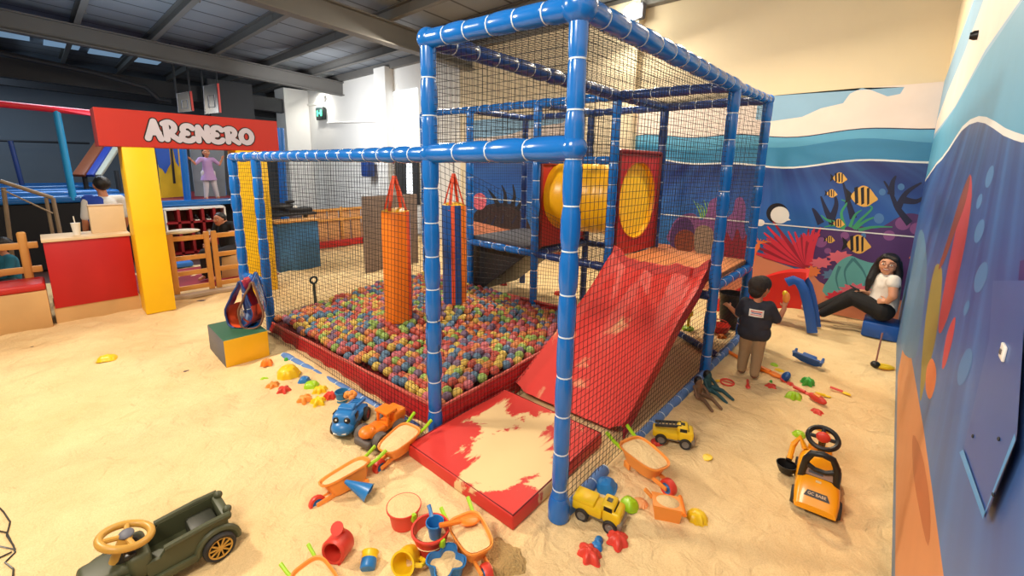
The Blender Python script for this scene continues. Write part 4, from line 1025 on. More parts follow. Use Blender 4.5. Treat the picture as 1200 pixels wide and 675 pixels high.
sp_ = atY(431, 198, WY - .3); b = MB().m(NAVYSHADE).box(sp_, (.4, .3, .5), bev=.05); o = b.build('wall_speaker', None); tag(o, 'small dark speaker high on the white wall left of the first punching bag', 'speaker')
# lit doorway behind the left post
w0, w1 = atY(462, 128, WY - .06), atY(492, 232, WY - .06)
b = MB().m(mat('window_glow', (236, 244, 255), .5, emis=1.6)).box(((w0.x + w1.x) / 2, WY - .06, (w0.z + 2.35) / 2 + .35), (abs(w1.x - w0.x), .02, w0.z - 2.35 + .3)); b.m(DARKSTEEL)
b.box(((w0.x + w1.x) / 2, WY - .07, 1.55), (abs(w1.x - w0.x), .04, 1.3)); b.m(mat('window_glow', (0, 0, 0))).box((w0.x + .75, WY - .1, 1.65), (.28, .02, .9))
struct(b.build('window_1', None, smooth=False))
# flood lamp on the back wall
fl = atY(741, 14, WY - .35)
t = thing('flood_lamp', 'bright white flood lamp high on the wall above the tall cage', 'lamp', fl)
b = MB().m(GREYV).box(fl + V((0, .12, .02)), (.34, .14, .26), bev=.03); b.build('housing', None, t, world=True)
b = MB().m(mat('flood_glow', (255, 246, 226), .5, emis=60)).sphere(fl, .15, (1.1, .6, .9)); b.build('bulb', None, t, world=True)

# ------------------------------------------------------------------ toys on the sand
def wheel(b, c, r, w, axis, tyre, hub, spokes=0):
    ax = V(axis).normalized()
    b.m(tyre).lathe([(r * .62, -w * .42), (r * .9, -w * .5), (r, -w * .3), (r, w * .3), (r * .9, w * .5), (r * .62, w * .42)], c, ax, 20)
    b.m(hub)
    for s_ in (-1, 1):
        b.lathe([(.001, s_ * w * .32), (r * .22, s_ * w * .38), (r * .3, s_ * w * .26), (r * .64, s_ * w * .40)], c, ax, 20)
def wheelbarrow(px, yaw, label, tilt=0.0, fill=1.0, s=1.0, dz=0.0, wheelc=(TOYR, TOYB), handles=2, roll=0.0):
    p = on(*px); t = thing('toy_wheelbarrow', label, 'toy wheelbarrow', (p.x, p.y, p.z + dz), (roll, tilt, yaw))
    hx, hy, h = .145 * s, .105 * s, .10 * s; z0 = .045 * s
    def rr(u, ix, iy, z):   # rounded-rect loop, narrower to the front
        a = 2 * PI * u; c, s_ = math.cos(a), math.sin(a); e = .55
        x = ix * math.copysign(abs(c) ** e, c); y = iy * math.copysign(abs(s_) ** e, s_); y *= 1 - .22 * (x / ix + 1) / 2
        return V((x, y, z))
    b = MB().m(TOYO); prof = [(.70, z0), (.80, z0 + h * .3), (1.0, z0 + h), (1.07, z0 + h + .004), (1.07, z0 + h - .008), (.99, z0 + h - .006)]
    N = 36; rings = [[b.bm.verts.new(rr(i / N, hx * k_, hy * k_, z)) for i in range(N)] for k_, z in prof]
    inner = [[b.bm.verts.new(rr(i / N, hx * k_, hy * k_, z)) for i in range(N)] for k_, z in ((.97, z0 + h), (.77, z0 + h * .35), (.66, z0 + .008))]
    n0 = len(b.bm.faces)
    for A, B in list(zip(rings, rings[1:])) + list(zip(inner, inner[1:])):
        for i in range(N): b.bm.faces.new((A[i], A[(i + 1) % N], B[(i + 1) % N], B[i]))
    b.bm.faces.new(rings[0]); b.bm.faces.new(inner[-1]); b._mark(n0); b.build('tray', None, t)
    if fill:
        b = MB().m(SAND); zf = z0 + h * (.30 + .62 * fill)
        kk = .78 + .2 * fill
        b.grid(lambda u, v: rr(u, hx * kk * v + 1e-4, hy * kk * v + 1e-4, zf + .012 * (1 - v * v)), N, 6); b.build('sand_fill', None, t)
    for sy in (-1, 1):
        b = MB().m(TOYO).box((hx * 1.02, sy * .03 * s, z0 + .01), (.12 * s, .014, .03), bev=.005); b.build('wheel_fork', None, t)
        b = MB().m(TOYO).box((-hx * .55, sy * hy * .55, z0 * .5), (.05 * s, .02, z0), bev=.006); b.build('leg', None, t)
    b = MB(); wheel(b, (hx * 1.35, 0, .05 * s), .05 * s, .045 * s, (0, 1, 0), wheelc[0], wheelc[1]); b.build('wheel', None, t)
    for sy in ((-1, 1) if handles == 2 else (1,)):
        b = MB().m(LIME).tube([(-hx * .8, sy * hy * .72, z0 + h * .75), (-hx * 1.25, sy * hy * .8, z0 + h * .85), (-hx * 1.75, sy * hy * .85, z0 + h * 1.1)], [.011 * s, .012 * s, .013 * s], 8); b.build('handle', None, t)
    return t
YW = lambda a, c: math.atan2((atz(*c) - atz(*a)).y, (atz(*c) - atz(*a)).x)
wheelbarrow((470, 532), YW((500, 505), (450, 541)), 'orange toy wheelbarrow heaped with sand beside the orange digger truck', .12, 1.0, 1.0, .0)
wheelbarrow((411, 570), YW((444, 546), (381, 578)), 'orange toy wheelbarrow half buried on its side, beside the blue cone', .10, .9, 1.05, -.045, roll=.35)
wheelbarrow((753, 559), YW((722, 530), (768, 569)), 'orange toy wheelbarrow full of sand right of the cage front post', .02, 1.0, 1.1, .03)
wheelbarrow((553, 650), YW((538, 606), (576, 676)), 'orange toy wheelbarrow with a shovel in it beside the blue castle mould', -.05, .8, .95, .0)
wheelbarrow((372, 700), YW((352, 676), (400, 730)), 'orange toy wheelbarrow cut by the bottom edge of the photo', 0, .9, .8, .0, handles=2)

def bucket(px, r, h, m, label, fill=None, rot=(0, 0, 0), name='toy_bucket', handle=None, dz=0, cat='bucket', loc=None):
    p = V(loc) if loc is not None else on(*px); t = thing(name, label, cat, (p.x, p.y, p.z + dz), rot)
    b = MB().m(m).lathe([(.001, 0), (r * .8, 0), (r * .82, .01), (r * .97, h), (r * 1.08, h), (r * 1.08, h - .012), (r * 1.0, h - .014)], n=30); b.lathe([(r * .94, h), (r * .78, .012), (.001, .012)], n=30); b.build('bucket_body', None, t)
    if fill is not None:
        b = MB().m(SAND).lathe([(.001, h * fill + .012), (r * .5, h * fill + .010), (r * (.78 + .16 * fill) + .008, h * fill)], n=30); b.build('sand_fill', None, t)
    if handle:
        b = MB().m(handle).tube([(r * 1.0 * math.cos(a), r * .35 + r * .3 * math.sin(a), h * .8 - .4 * r * math.sin(a)) for a in [PI * i / 10 for i in range(11)]], .006, 6) if False else MB().m(handle).box((r * 1.04, .0, h * .8), (.03, .03, .05), bev=.008); b.build('lug', None, t)
    return t
bucket((474, 612), .094, .118, TOYR, 'red toy bucket brimful of sand, behind the other red bucket', fill=1.0, handle=LIME)
bk2 = bucket((505, 643), .098, .135, TOYR, 'red toy bucket half full of sand with a blue cup in it', fill=.55, handle=LIME)
l2 = bk2.location
# blue cup with handle standing in the bucket
t = thing('toy_scoop_cup', 'blue toy cup with a stub handle standing inside the red bucket', 'cup', (l2.x + .02, l2.y + .015, l2.z + .078))
b = MB().m(TOYB).lathe([(.001, 0), (.030, 0), (.044, .10), (.049, .10), (.049, .09), (.044, .09)], n=24); b.lathe([(.041, .10), (.028, .01), (.001, .01)], n=24); b.build('cup_body', None, t)
b = MB().m(TOYB).tube([(-.04, .01, .09), (-.08, .03, .105), (-.10, .035, .12)], [.012, .011, .012], 8); b.build('handle', None, t)
# red watering can
p = on(397, 650); t = thing('watering_can', 'coral red toy watering can lying tipped on the sand', 'watering can', (p.x, p.y, p.z + .055), (1.45, .15, .5))
b = MB().m(TOYR).lathe([(.001, -.055), (.062, -.055), (.068, -.045), (.07, .045), (.06, .055), (.05, .05)], n=26); b.lathe([(.05, .05), (.055, -.04), (.001, -.045)], n=26); b.build('can_body', None, t)
b = MB().m(TOYR).tube([(.0, .065, -.03), (.0, .11, .0), (.0, .12, .03)], [.014, .011, .011], 8); b.lathe([(.01, 0), (.034, .02), (.034, .026)], (0, .125, .025), (0, .6, .8), 16, cap=(True, True)); b.build('spout', None, t)
b = MB().m(TOYR).tube([(.05, -.05, -.04), (.07, -.09, -.02), (.06, -.09, .03), (.045, -.05, .045)], .009, 8); b.build('handle', None, t)
# small blue and yellow cup lying
p = on(433, 662); t = thing('toy_beaker', 'small toy cup with blue base and yellow rim lying near the red bucket', 'cup', (p.x, p.y, p.z + .035), (0, 1.25, 2.4))
b = MB().m(TOYB).lathe([(.001, -.05), (.034, -.048), (.040, -.04), (.040, .0)], n=22); b.build('cup_base', None, t)
b = MB().m(TOYY).lathe([(.040, 0), (.042, .03), (.046, .035), (.040, .036), (.034, .0), (.001, -.01)], n=22); b.build('cup_rim', None, t)
# yellow jug lying
p = on(478, 664); t = thing('toy_jug', 'yellow toy jug with round handle lying mouth toward the camera', 'jug', (p.x, p.y, p.z + .05), (1.2, 0, .5))
b = MB().m(TOYY).lathe([(.001, -.06), (.045, -.06), (.058, -.02), (.06, .05), (.066, .06), (.056, .06), (.05, .0), (.04, -.05), (.001, -.05)], n=26); b.build('jug_body', None, t)
b = MB().m(TOYY).tube([(.055, 0, .04), (.09, .0, .03), (.10, 0, -.01), (.06, 0, -.03)], .012, 8); b.build('handle', None, t)
# blue castle mould
p = on(523, 672); t = thing('castle_mould', 'blue notched castle mould with sand inside at the bottom edge', 'sand mould', (p.x, p.y, p.z), (0, 0, .65))
md = lambda a: 1 + .20 * math.cos(4 * a) - .05 * math.cos(8 * a)
b = MB().m(TOYB).lathe([(.07, 0), (.085, .085), (.092, .085), (.092, .076), (.086, .07)], n=48, mod=md); b.lathe([(.082, .085), (.068, .03)], n=48, mod=md); b.build('mould_wall', None, t)
b = MB().m(SAND).lathe([(.001, .06), (.076, .052)], n=48, mod=md); b.build('sand_fill', None, t)
# orange shovel lying in wheelbarrow
p = on(540, 640)
t = thing('toy_shovel', 'orange toy shovel lying across the sand-filled wheelbarrow by the castle mould', 'shovel', (p.x, p.y, p.z + .16), (.0, .15, 1.15))
b = MB().m(ORANGEV).tube([(-.12, 0, 0), (.0, 0, .0)], .013, 8); b.build('shaft', None, t)
b = MB().m(ORANGEV).sphere((.05, 0, -.005), .05, (1.25, .75, .25)); b.build('blade', None, t)
# pile of darker damp sand
p = on(588, 655)
b = MB().m(mat('damp_sand', (204, 170, 112), .95, var=.35, scale=90, bump=1.0, bscale=90)).lathe([(.14, -.02), (.12, .0), (.095, .016), (.06, .028), (.03, .034), (.001, .034)], p, n=40, mod=lambda a: 1 + .15 * math.sin(3 * a) + .1 * math.sin(5 * a + 1) + .06 * math.sin(11 * a))
o = b.build('sand_heap', None); tag(place(o, p), 'small heap of darker damp sand right of the bottom wheelbarrow', 'sand', kind='stuff')
# blue cone
p = on(432, 583); t = thing('toy_cone', 'sky blue toy cone lying on its side left of the red buckets', 'cone', (p.x, p.y, p.z + .035), (0, -PI / 2 + .38, -2.55 + PI))
b = MB().m(TOYB).lathe([(.003, .17), (.012, .165), (.055, .0), (.060, -.004), (.05, -.002), (.004, .15)], n=24); b.build('cone_body', None, t)

# small sand moulds
def mould(px, kind, r, m, label, h=None, dz=0, tilt=None, name='sand_mould', cat='sand mould'):
    p = on(*px); h = h or r * .55
    mods = dict(star=(lambda a: 1 + .30 * math.cos(5 * a)), shell=(lambda a: 1 + .07 * math.cos(12 * a) - .15 * math.cos(a)), crab=(lambda a: 1 + .20 * math.cos(6 * a) + .12 * math.cos(2 * a)), turtle=(lambda a: 1 + .16 * abs(math.cos(2 * a + .78)) ** 2 + .12 * math.cos(a)), fish=(lambda a: .72 + .30 * math.cos(2 * a) + .16 * math.cos(3 * a)), flower=(lambda a: 1 + .16 * math.cos(6 * a)), dome=(lambda a: 1 + .04 * math.cos(9 * a)))
    b = MB().m(m); md = mods[kind]
    b.lathe([(r * 1.06, 0), (r * 1.06, .004), (r * .96, .006), (r * .88, h * .55), (r * .62, h * .9), (r * .25, h), (.001, h)], n=48, mod=md)
    b.sphere((r * .1, 0, h * .98), r * .2, (1.3, 1, .5), u=10, v=6); b.sphere((-r * .35, r * .2, h * .85), r * .13, (1, 1, .6), u=8, v=6); b.sphere((-r * .35, -r * .2, h * .85), r * .13, (1, 1, .6), u=8, v=6)
    o = b.build(name, None); o.location = (p.x, p.y, p.z + dz - .004); rx = random.Random(int(px[0] * 7 + px[1]))
    o.rotation_euler = tilt or (rx.uniform(-.25, .25), rx.uniform(-.25, .25), rx.uniform(0, 6)); tag(o, label, cat); return o
mould((313, 428), 'star', .05, ORANGEV, 'orange figure mould at the foot of the step block', .07)
mould((309, 444), 'fish', .035, LIME, 'flat yellow-green mould below the step block')
mould((338, 440), 'dome', .105, TOYY, 'large yellow domed mould near the blue bottom rail', .10)
mould((336, 428), 'dome', .02, TOYG, 'tiny green piece on the large yellow domed mould', .03, dz=.06)
mould((320, 453), 'star', .05, TOYO, 'orange star mould left of the red starfish mould', .045)
mould((333, 458), 'star', .052, TOYR, 'red starfish mould left of the toy group by the pit', .045)
mould((357, 447), 'turtle', .05, TOYB, 'blue mould at the top of the cluster by the bottom rail', .05)
mould((364, 453), 'turtle', .062, LIME, 'lime turtle mould in the middle of the cluster by the bottom rail', .05)
mould((375, 458), 'crab', .055, TOYY, 'yellow crab mould beside the lime turtle mould', .045)
mould((357, 469), 'star', .055, TOYO, 'orange mould at the lower left of the cluster by the bottom rail', .05)
mould((373, 472), 'star', .055, TOYY, 'yellow star mould at the bottom of the cluster by the bottom rail', .05)
mould((387, 466), 'crab', .05, TOYR, 'red mould between the yellow star mould and the blue bucket', .06)
mould((125, 422), 'turtle', .085, TOYY, 'lone yellow mould on the open sand at left', .06)
mould((710, 573), 'turtle', .065, TOYB, 'blue animal mould behind the near yellow dump truck', .07)
mould((736, 594), 'turtle', .055, LIME, 'lime mould just right of the near yellow dump truck', .06)
mould((752, 590), 'shell', .045, TOYPEACH, 'pale peach mould between the near truck and the orange digger scoop', .025)
mould((690, 651), 'crab', .062, TOYR, 'red crab mould in front of the near yellow truck, left one', .05)
mould((700, 639), 'fish', .055, TOYB, 'small blue mould between two red crab moulds', .035)
mould((724, 634), 'crab', .062, TOYR, 'red crab mould in front of the near yellow truck, right one', .05)
mould((817, 607), 'shell', .06, TOYY, 'yellow shell mould right of the orange digger scoop', .05)
mould((770, 519), 'shell', .05, TOYR, 'coral red shell mould left of the far yellow truck', .03)
mould((762, 526), 'crab', .06, TOYY, 'yellow mould below the coral shell by the far yellow truck', .03)
mould((828, 535), 'shell', .04, TOYY, 'yellow mould almost buried in sand right of the far yellow truck', .012)
mould((937, 511), 'shell', .045, LIME, 'lime mould left of the ride-on digger steering wheel', .04)
# toys around the boy
def stick(px, yaw, L, r, m, label, kind='shovel', m2=None):
    p = on(*px); t = thing('toy_' + kind, label, 'toy ' + kind, (p.x, p.y, p.z + .015), (0, .06, yaw))
    b = MB().m(m).tube([(-L * .5, 0, .005), (L * .15, 0, .005)], r, 8); b.build('shaft', None, t)
    b = MB().m(m2 or m).sphere((L * .32, 0, .0), L * .2, (1.2, .75, .35)); b.build('blade', None, t); return t
stick((897, 436), -.2, .30, .028, ORANGEV, 'long orange toy shovel lying at the boy\'s right foot')
stick((862, 419), -.5, .2, .02, ORANGEV, 'orange toy rake partly hidden behind the boy\'s legs', 'rake')
mould((907, 428), 'shell', .04, LIME, 'lime mould on the sand right of the boy\'s legs', .025)
mould((913, 434), 'shell', .045, TOYY, 'yellow mould touching the long orange shovel', .025)
p = on(917, 446); t = thing('toy_scoop', 'blue oval toy scoop with red base among the small toys', 'scoop', p, (0, .5, .4))
b = MB().m(DBLUE).sphere((0, 0, .05), .045, (.8, 1, 1.3)); b.build('scoop_bowl', None, t); b = MB().m(TOYR).box((0, 0, .008), (.07, .09, .016), bev=.006); b.build('scoop_base', None, t)
p = on(852, 449); t = thing('toy_ring', 'red toy ring lying flat near the cage corner post', 'ring', p, (.1, 0, 0))
b = MB().m(TOYR).tube([(.06 * math.cos(a), .06 * math.sin(a), .01) for a in [2 * PI * i / 24 for i in range(24)]], .009, 8, closed=True); b.build('hoop', None, t); b = MB().m(TOYR).tube([(-.06, 0, .01), (.06, 0, .012)], .006, 6); b.build('spoke', None, t)
mould((842, 447), 'fish', .035, TOYY, 'yellow mould beside the red toy ring', .02)
stick((876, 452), -1.3, .15, .012, TOYR, 'thin red toy rake between the ring and the red star', 'rake')
mould((903, 453), 'star', .045, TOYR, 'red star mould with green dot near the boy\'s feet', .03)
mould((903, 449), 'dome', .014, TOYG, 'tiny green piece on the red star mould', .02, dz=.02)
mould((926, 451), 'crab', .03, TOYR, 'tiny red mould right of the blue oval scoop', .03)
mould((946, 450), 'star', .05, TOYG, 'green figure mould standing right of the small toys', .075)
mould((930, 466), 'crab', .06, LIME, 'lime crab mould in front of the green figure mould', .06)
stick((940, 460), -.3, .16, .018, TOYR, 'short coral toy shovel behind the lime crab mould')
p = on(958, 470); t = thing('toy_boat', 'red toy boat lying beside the yellow rake head', 'boat', p, (.2, 0, -.6))
b = MB().m(TOYR).sphere((0, 0, .03), .09, (1, .42, .38)); b.build('hull', None, t); b = MB().m(TOYO).box((0, 0, .055), (.06, .035, .03), bev=.006); b.build('cabin', None, t)
stick((964, 465), .3, .12, .014, TOYY, 'yellow toy rake head behind the red toy boat', 'rake')
mould((957, 483), 'crab', .045, TOYR, 'small red mould in front of the red toy boat', .03)
stick((984, 460), -.1, .16, .012, TOYR, 'red toy shovel with yellow blade lying farthest right', 'shovel', TOYY)
# toys inside the cage, behind the pit
mould((572, 330), 'turtle', .085, LIME, 'lime turtle mould under the rear deck behind the pit', .13)
mould((590, 334), 'crab', .06, TOYR, 'red mould right of the lime turtle under the deck', .06)
mould((653, 345), 'crab', .05, TOYR, 'red mould on the sand below the yellow crawl tube', .07)
p = on(806, 386); t = thing('toy_sand_mill', 'yellow and lime sand mill standing behind the slide', 'toy mill', p)
b = MB().m(LIME).lathe([(.08, 0), (.07, .03), (.03, .05)], n=20, cap=(True, True)); b.build('base', None, t); b = MB().m(TOYY).lathe([(.02, .05), (.02, .17), (.05, .2), (.05, .25), (.02, .27), (.025, .32), (.001, .34)], n=16); b.build('hopper', None, t)
p = on(842, 385); p = p + V((.05, -.12, 0)); t = thing('toy_basket', 'red toy basket on the sand behind the corner post', 'basket', p)
b = MB().m(TOYR).lathe([(.001, .005), (.08, 0), (.11, .10), (.12, .10), (.10, .02)], n=24); b.build('basket_body', None, t); b = MB().m(TOYR).tube([(.11 * math.cos(a), 0, .1 + .07 * math.sin(a)) for a in [PI * i / 10 for i in range(11)]], .008, 6); b.build('handle', None, t)
mould((846, 396), 'crab', .05, ORANGEV, 'orange mould beside the red toy basket', .05)
p = atY(859, 345, 6.05); t = thing('grey_bucket', 'dark grey bucket on a stand under the tan deck', 'bucket', (p.x, 6.05, 0))
b = MB().m(BLACKV).lathe([(.001, 0), (.13, 0), (.16, .38), (.17, .38), (.15, .3)], (0, 0, .1), n=24); b.build('bucket_body', None, t)
b = MB().m(DARKSTEEL).box((0, 0, .05), (.2, .2, .1), bev=.02); b.build('bucket_stand', None, t)
# action dolls slumped by the corner post
def doll(px, yaw, m1, m2, label, s=1.0):
    p = on(*px); t = thing('toy_doll', label, 'doll', (p.x, p.y, p.z), (0, 0, yaw))
    cn = [((0, 0, .07), .035 * s, (.0, 0, .12), .032 * s), ((0, 0, .155), .030 * s, (0, 0, .17), .028 * s), ((.02, .03, .045), .022 * s, (.13, .05, .055), .018 * s), ((.13, .05, .055), .017 * s, (.24, .055, .02), .013 * s), ((.02, -.03, .045), .022 * s, (.14, -.04, .05), .018 * s), ((.14, -.04, .05), .017 * s, (.25, -.05, .02), .013 * s), ((0, .045, .12), .014 * s, (.06, .08, .05), .011 * s), ((0, -.045, .12), .014 * s, (.07, -.07, .05), .011 * s), ((0, 0, .12), .02 * s, (0, 0, .15), .016 * s)]
    blob('doll_body', cn, m1, t, .006, 2, world=False)
    blob('doll_hair', [((-.012, 0, .175), .033 * s, (-.02, 0, .15), .03 * s)], m2, t, .006, 1, world=False)
    return t
doll((817, 466), -.55, mat('doll_brown', (112, 84, 62), .6), BLACK, 'brown toy doll slumped against the cage corner post, left one', 1.05)
doll((828, 458), -.35, mat('doll_teal', (32, 74, 82), .6), BLACK, 'dark teal toy doll slumped against the cage corner post, right one', 1.1)
# blue half-mask shaped scoop
p = on(945, 427); t = thing('toy_digger_scoop', 'blue wide toy scoop with two lugs lying alone on the sand', 'scoop', (p.x, p.y, p.z + .02), (.45, .1, -.15))
b = MB().m(DBLUE).poly([(-.15, 0, .09), (.15, 0, .09), (.13, 0, .02), (.07, 0, -.01), (-.06, 0, -.01), (-.13, 0, .02)], (0, .02, 0)); b.box((0, .05, .03), (.14, .09, .05), bev=.015); b.build('scoop_body', None, t)
for sx in (-.13, .13):
    b = MB().m(DBLUE).box((sx, .03, .06), (.025, .09, .06), bev=.008); b.build('lug', None, t)
# yellow scoop on a string, near the woman
p = on(1041, 434); t = thing('toy_excavator_scoop', 'yellow sand scoop with upright stick beside the right wall', 'scoop', (min(p.x, .06), p.y, p.z), (0, 0, .4))
b = MB().m(TOYY).sphere((.03, 0, .02), .08, (1.2, .7, .35)); b.build('scoop_bowl', None, t)
b = MB().m(mat('dull_pink_stick', (160, 110, 100), .6)).tube([(-.05, 0, .02), (-.04, 0, .4)], .008, 6); b.build('stick', None, t)
b = MB().m(BLACK).sphere((-.05, 0, .03), .045, (1, 1, .9)); b.build('hinge', None, t)
p = on(1011, 374); mould((1011, 374), 'crab', .05, BLACK, 'small dark toy on the sand below the woman\'s legs', .06)
mould((567, 500), 'fish', .05, BLACK, 'small black toy on the sand between the post and the slide', .03)

# trucks
def wheels_part(t, pts, r, w, tyre, hub):
    for c in pts:
        b = MB(); wheel(b, c, r, w, (0, 1, 0), tyre, hub); b.build('wheel', None, t)
def yellow_truck(px, yaw, label, crane=False):
    p = on(*px); t = thing('toy_truck', label, 'toy truck', p, (0, 0, yaw))
    b = MB().m(TOYY).box((.075, 0, .095), (.11, .125, .085), bev=.018, seg=3); b.box((.05, 0, .145), (.08, .11, .04), bev=.015, seg=3); b.build('cab', None, t)
    b = MB().m(TOYY)
    if crane: b.box((-.07, 0, .075), (.19, .115, .05), bev=.012)
    else:
        b.box((-.075, 0, .085), (.19, .125, .06), bev=.015); b.box((-.10, 0, .12), (.14, .118, .03), bev=.012)
    b.build('body', None, t)
    b = MB().m(BLACK).box((.093, 0, .135), (.006, .09, .032), rot=(0, -.35, 0)); 
    for sy in (-1, 1): b.box((.055, sy * .056, .143), (.05, .004, .026))
    b.box((.05, .0, .167), (.03, .03, .006)); b.build('window', None, t)
    b = MB().m(mat('truck_grey_plastic', (128, 118, 104), .5)).box((.128, 0, .06), (.03, .13, .045), bev=.01); b.box((-.02, 0, .048), (.26, .10, .02), bev=.006); b.build('bumper', None, t)
    wheels_part(t, [(sx, sy * .062, .042) for sx in (.075, -.10) for sy in (-1, 1)], .042, .032, TYRE, mat('truck_grey_hub', (120, 116, 110), .5))
    if crane:
        b = MB().m(TYRE); 
        for sy in (-.028, .028): b.bar((-.15, sy, .13), (.04, sy, .16), .014, .016)
        for i in range(7): b.box((-.13 + i * .026, 0, .134 + i * .004), (.008, .06, .01))
        b.build('ladder', None, t)
    return t
yellow_truck((704, 610), YW((682, 600), (722, 618)), 'yellow toy dump truck with grey bumper beside the near cage post')
yellow_truck((790, 518), YW((770, 514), (808, 522)), 'yellow toy truck with black ladder beside the cage side net', True)
# orange digger scoop box
p = on(780, 603); t = thing('toy_digger_bucket', 'orange toy digger bucket holding sand right of the near truck', 'digger bucket', p, (0, 0, YW((765, 600), (800, 606))))
b = MB().m(TOYO)
b.poly([(-.07, -.06, .0), (.07, -.06, .0), (.085, -.06, .09), (-.085, -.06, .10)], (0, .12, 0)); b.build('bucket_shell', None, t)
b = MB().m(SAND).sphere((0, 0, .085), .07, (1.1, .8, .35)); b.build('sand_fill', None, t)
b = MB().m(ORANGEV).tube([(.09, -.075, .08), (.09, .075, .08)], .014, 8); b.build('lip_bar', None, t)
b = MB().m(TOYO).bar((-.08, .03, .08), (-.13, .045, .12), .025, .02, .006); b.build('arm', None, t)
# blue cartoon-faced truck (plain face panel) and orange digger truck
p = on(412, 500); t = thing('toy_truck', 'blue toy ladder truck with rounded cab beside the pit', 'toy truck', p, (0, 0, YW((425, 470), (400, 505))))
b = MB().m(TOYB).box((.10, 0, .13), (.15, .18, .15), bev=.05, seg=4); b.sphere((.15, 0, .09), .075, (1, 1.2, .8)); b.box((.06, 0, .205), (.08, .13, .04), bev=.018, seg=3); b.build('cab', None, t)
b = MB().m(BLACK)
for sy in (-1, 1): b.sphere((.168, sy * .042, .158), .027, (.45, 1, 1)); b.box((.09, sy * .088, .16), (.06, .008, .05), bev=.003)
b.build('window', None, t)
b = MB().m(WHITE)
for sy in (-1, 1): b.sphere((.176, sy * .04, .165), .010, (.5, 1, 1))
b.box((.213, 0, .075), (.012, .10, .012), bev=.004); b.build('headlight', None, t)
b = MB().m(TOYB).box((-.07, 0, .08), (.22, .16, .06), bev=.02); b.build('body', None, t)
b = MB().m(TOYB)
for sy in (-.04, .04): b.bar((-.20, sy, .13), (.05, sy, .18), .014, .02)
for i in range(7): b.box((-.18 + i * .034, 0, .134 + i * .0068), (.012, .08, .014))
b.build('ladder', None, t)
wheels_part(t, [(sx, sy * .085, .055) for sx in (.10, -.10) for sy in (-1, 1)], .055, .045, TYRE, DARKRED)
p = on(446, 514); t = thing('toy_truck', 'orange toy digger truck with thick grey wheels beside the blue truck', 'toy truck', p, (0, 0, YW((472, 492), (430, 520))))
b = MB().m(ORANGEV).box((.06, 0, .11), (.16, .13, .06), bev=.025, seg=3); b.sphere((.12, 0, .125), .06, (1.1, 1.05, .7)); b.build('hood', None, t)
b = MB().m(ORANGEV)
for sx in (-.03, -.10):
    for sy in (-.055, .055): b.bar((sx, sy, .11), (sx - .005, sy, .21), .02, .02, .006)
b.box((-.065, 0, .215), (.11, .14, .025), bev=.01); b.build('cab_frame', None, t)
b = MB().m(ORANGEV).box((-.15, 0, .15), (.12, .15, .08), bev=.018, seg=3); b.box((-.10, 0, .10), (.22, .12, .05), bev=.015); b.build('body', None, t)
b = MB().m(GREYP).box((.165, 0, .06), (.05, .17, .06), bev=.022, seg=3); b.box((0, 0, .06), (.3, .1, .03), bev=.01); b.build('bumper', None, t)
wheels_part(t, [(sx, sy * .095, .062) for sx in (.085, -.12) for sy in (-1, 1)], .068, .065, GREYP, TYRE)
bkt = bucket((401, 470), .055, .10, mat('dusty_blue_plastic', (44, 120, 170), .45), 'blue toy bucket with handle behind the blue truck', fill=.3, handle=TYRE)
p = on(409, 484); b = MB().m(TOYO)
for i in range(6): b.sphere((.03 * math.cos(i), .03 * math.sin(i * 1.9), .03 + .012 * (i % 3)), .026)
o = b.build('sand_mould', None); o.location = (p.x, p.y + .02, p.z + .12); tag(o, 'lumpy orange mould resting on the blue truck behind its cab', 'sand mould')

# ride-on yellow digger car
p = on(955, 579); fw_ = YW((951, 602), (957, 520))
car = thing('ride_on_car', 'amber ride-on digger car with black backrest near the right wall', 'ride-on toy', p, (0, 0, fw_))
car.scale = (.95,) * 3
def rear_h(x):
    u = (x + .27) / .56; h = .085 + .14 * math.sin(PI / 2 * min(1, max(0, u) / .30))
    return h if u < .30 else h - .075 * (u - .30) / .10
b = MB().m(CARY)
def carshell(u, v):   # u along (0 rear..1 front), v around
    x = -.27 + .56 * u; a = PI * v
    w = .125 * (1 - .25 * max(0, (u - .75) / .25) ** 2) * (1 - .12 * max(0, (.12 - u) / .12)); h = .155 + .05 * math.sin(PI * min(1, max(0, (u - .45) / .5))) + .07 * max(0, 1 - u / .30) ** .7 * 1 if u > 0 else .155
    h = rear_h(x) if u < .40 else .15 + (.06 * math.sin(PI * (u - .55) / .5) if u > .55 else 0)
    y = w * math.copysign(abs(math.cos(a)) ** .45, math.cos(a)); z = .045 + (h - .045) * math.sin(a) ** .45
    return (x, y, z)
b.grid(carshell, 36, 22)
n0 = len(b.bm.faces); b.bm.faces.new([b.bm.verts.new(V(carshell(0, j / 22))) for j in range(23)]); b.bm.faces.new([b.bm.verts.new(V(carshell(1, j / 22))) for j in range(23)]); b._mark(n0)
b.build('body', None, car)
b = MB().m(BLACK).box((.0, 0, .05), (.46, .17, .05), bev=.015); b.build('chassis', None, car)
wheels_part(car, [(sx, sy * .115, .058) for sx in (-.17, .19) for sy in (-1, 1)], .058, .045, TYRE, CARY)
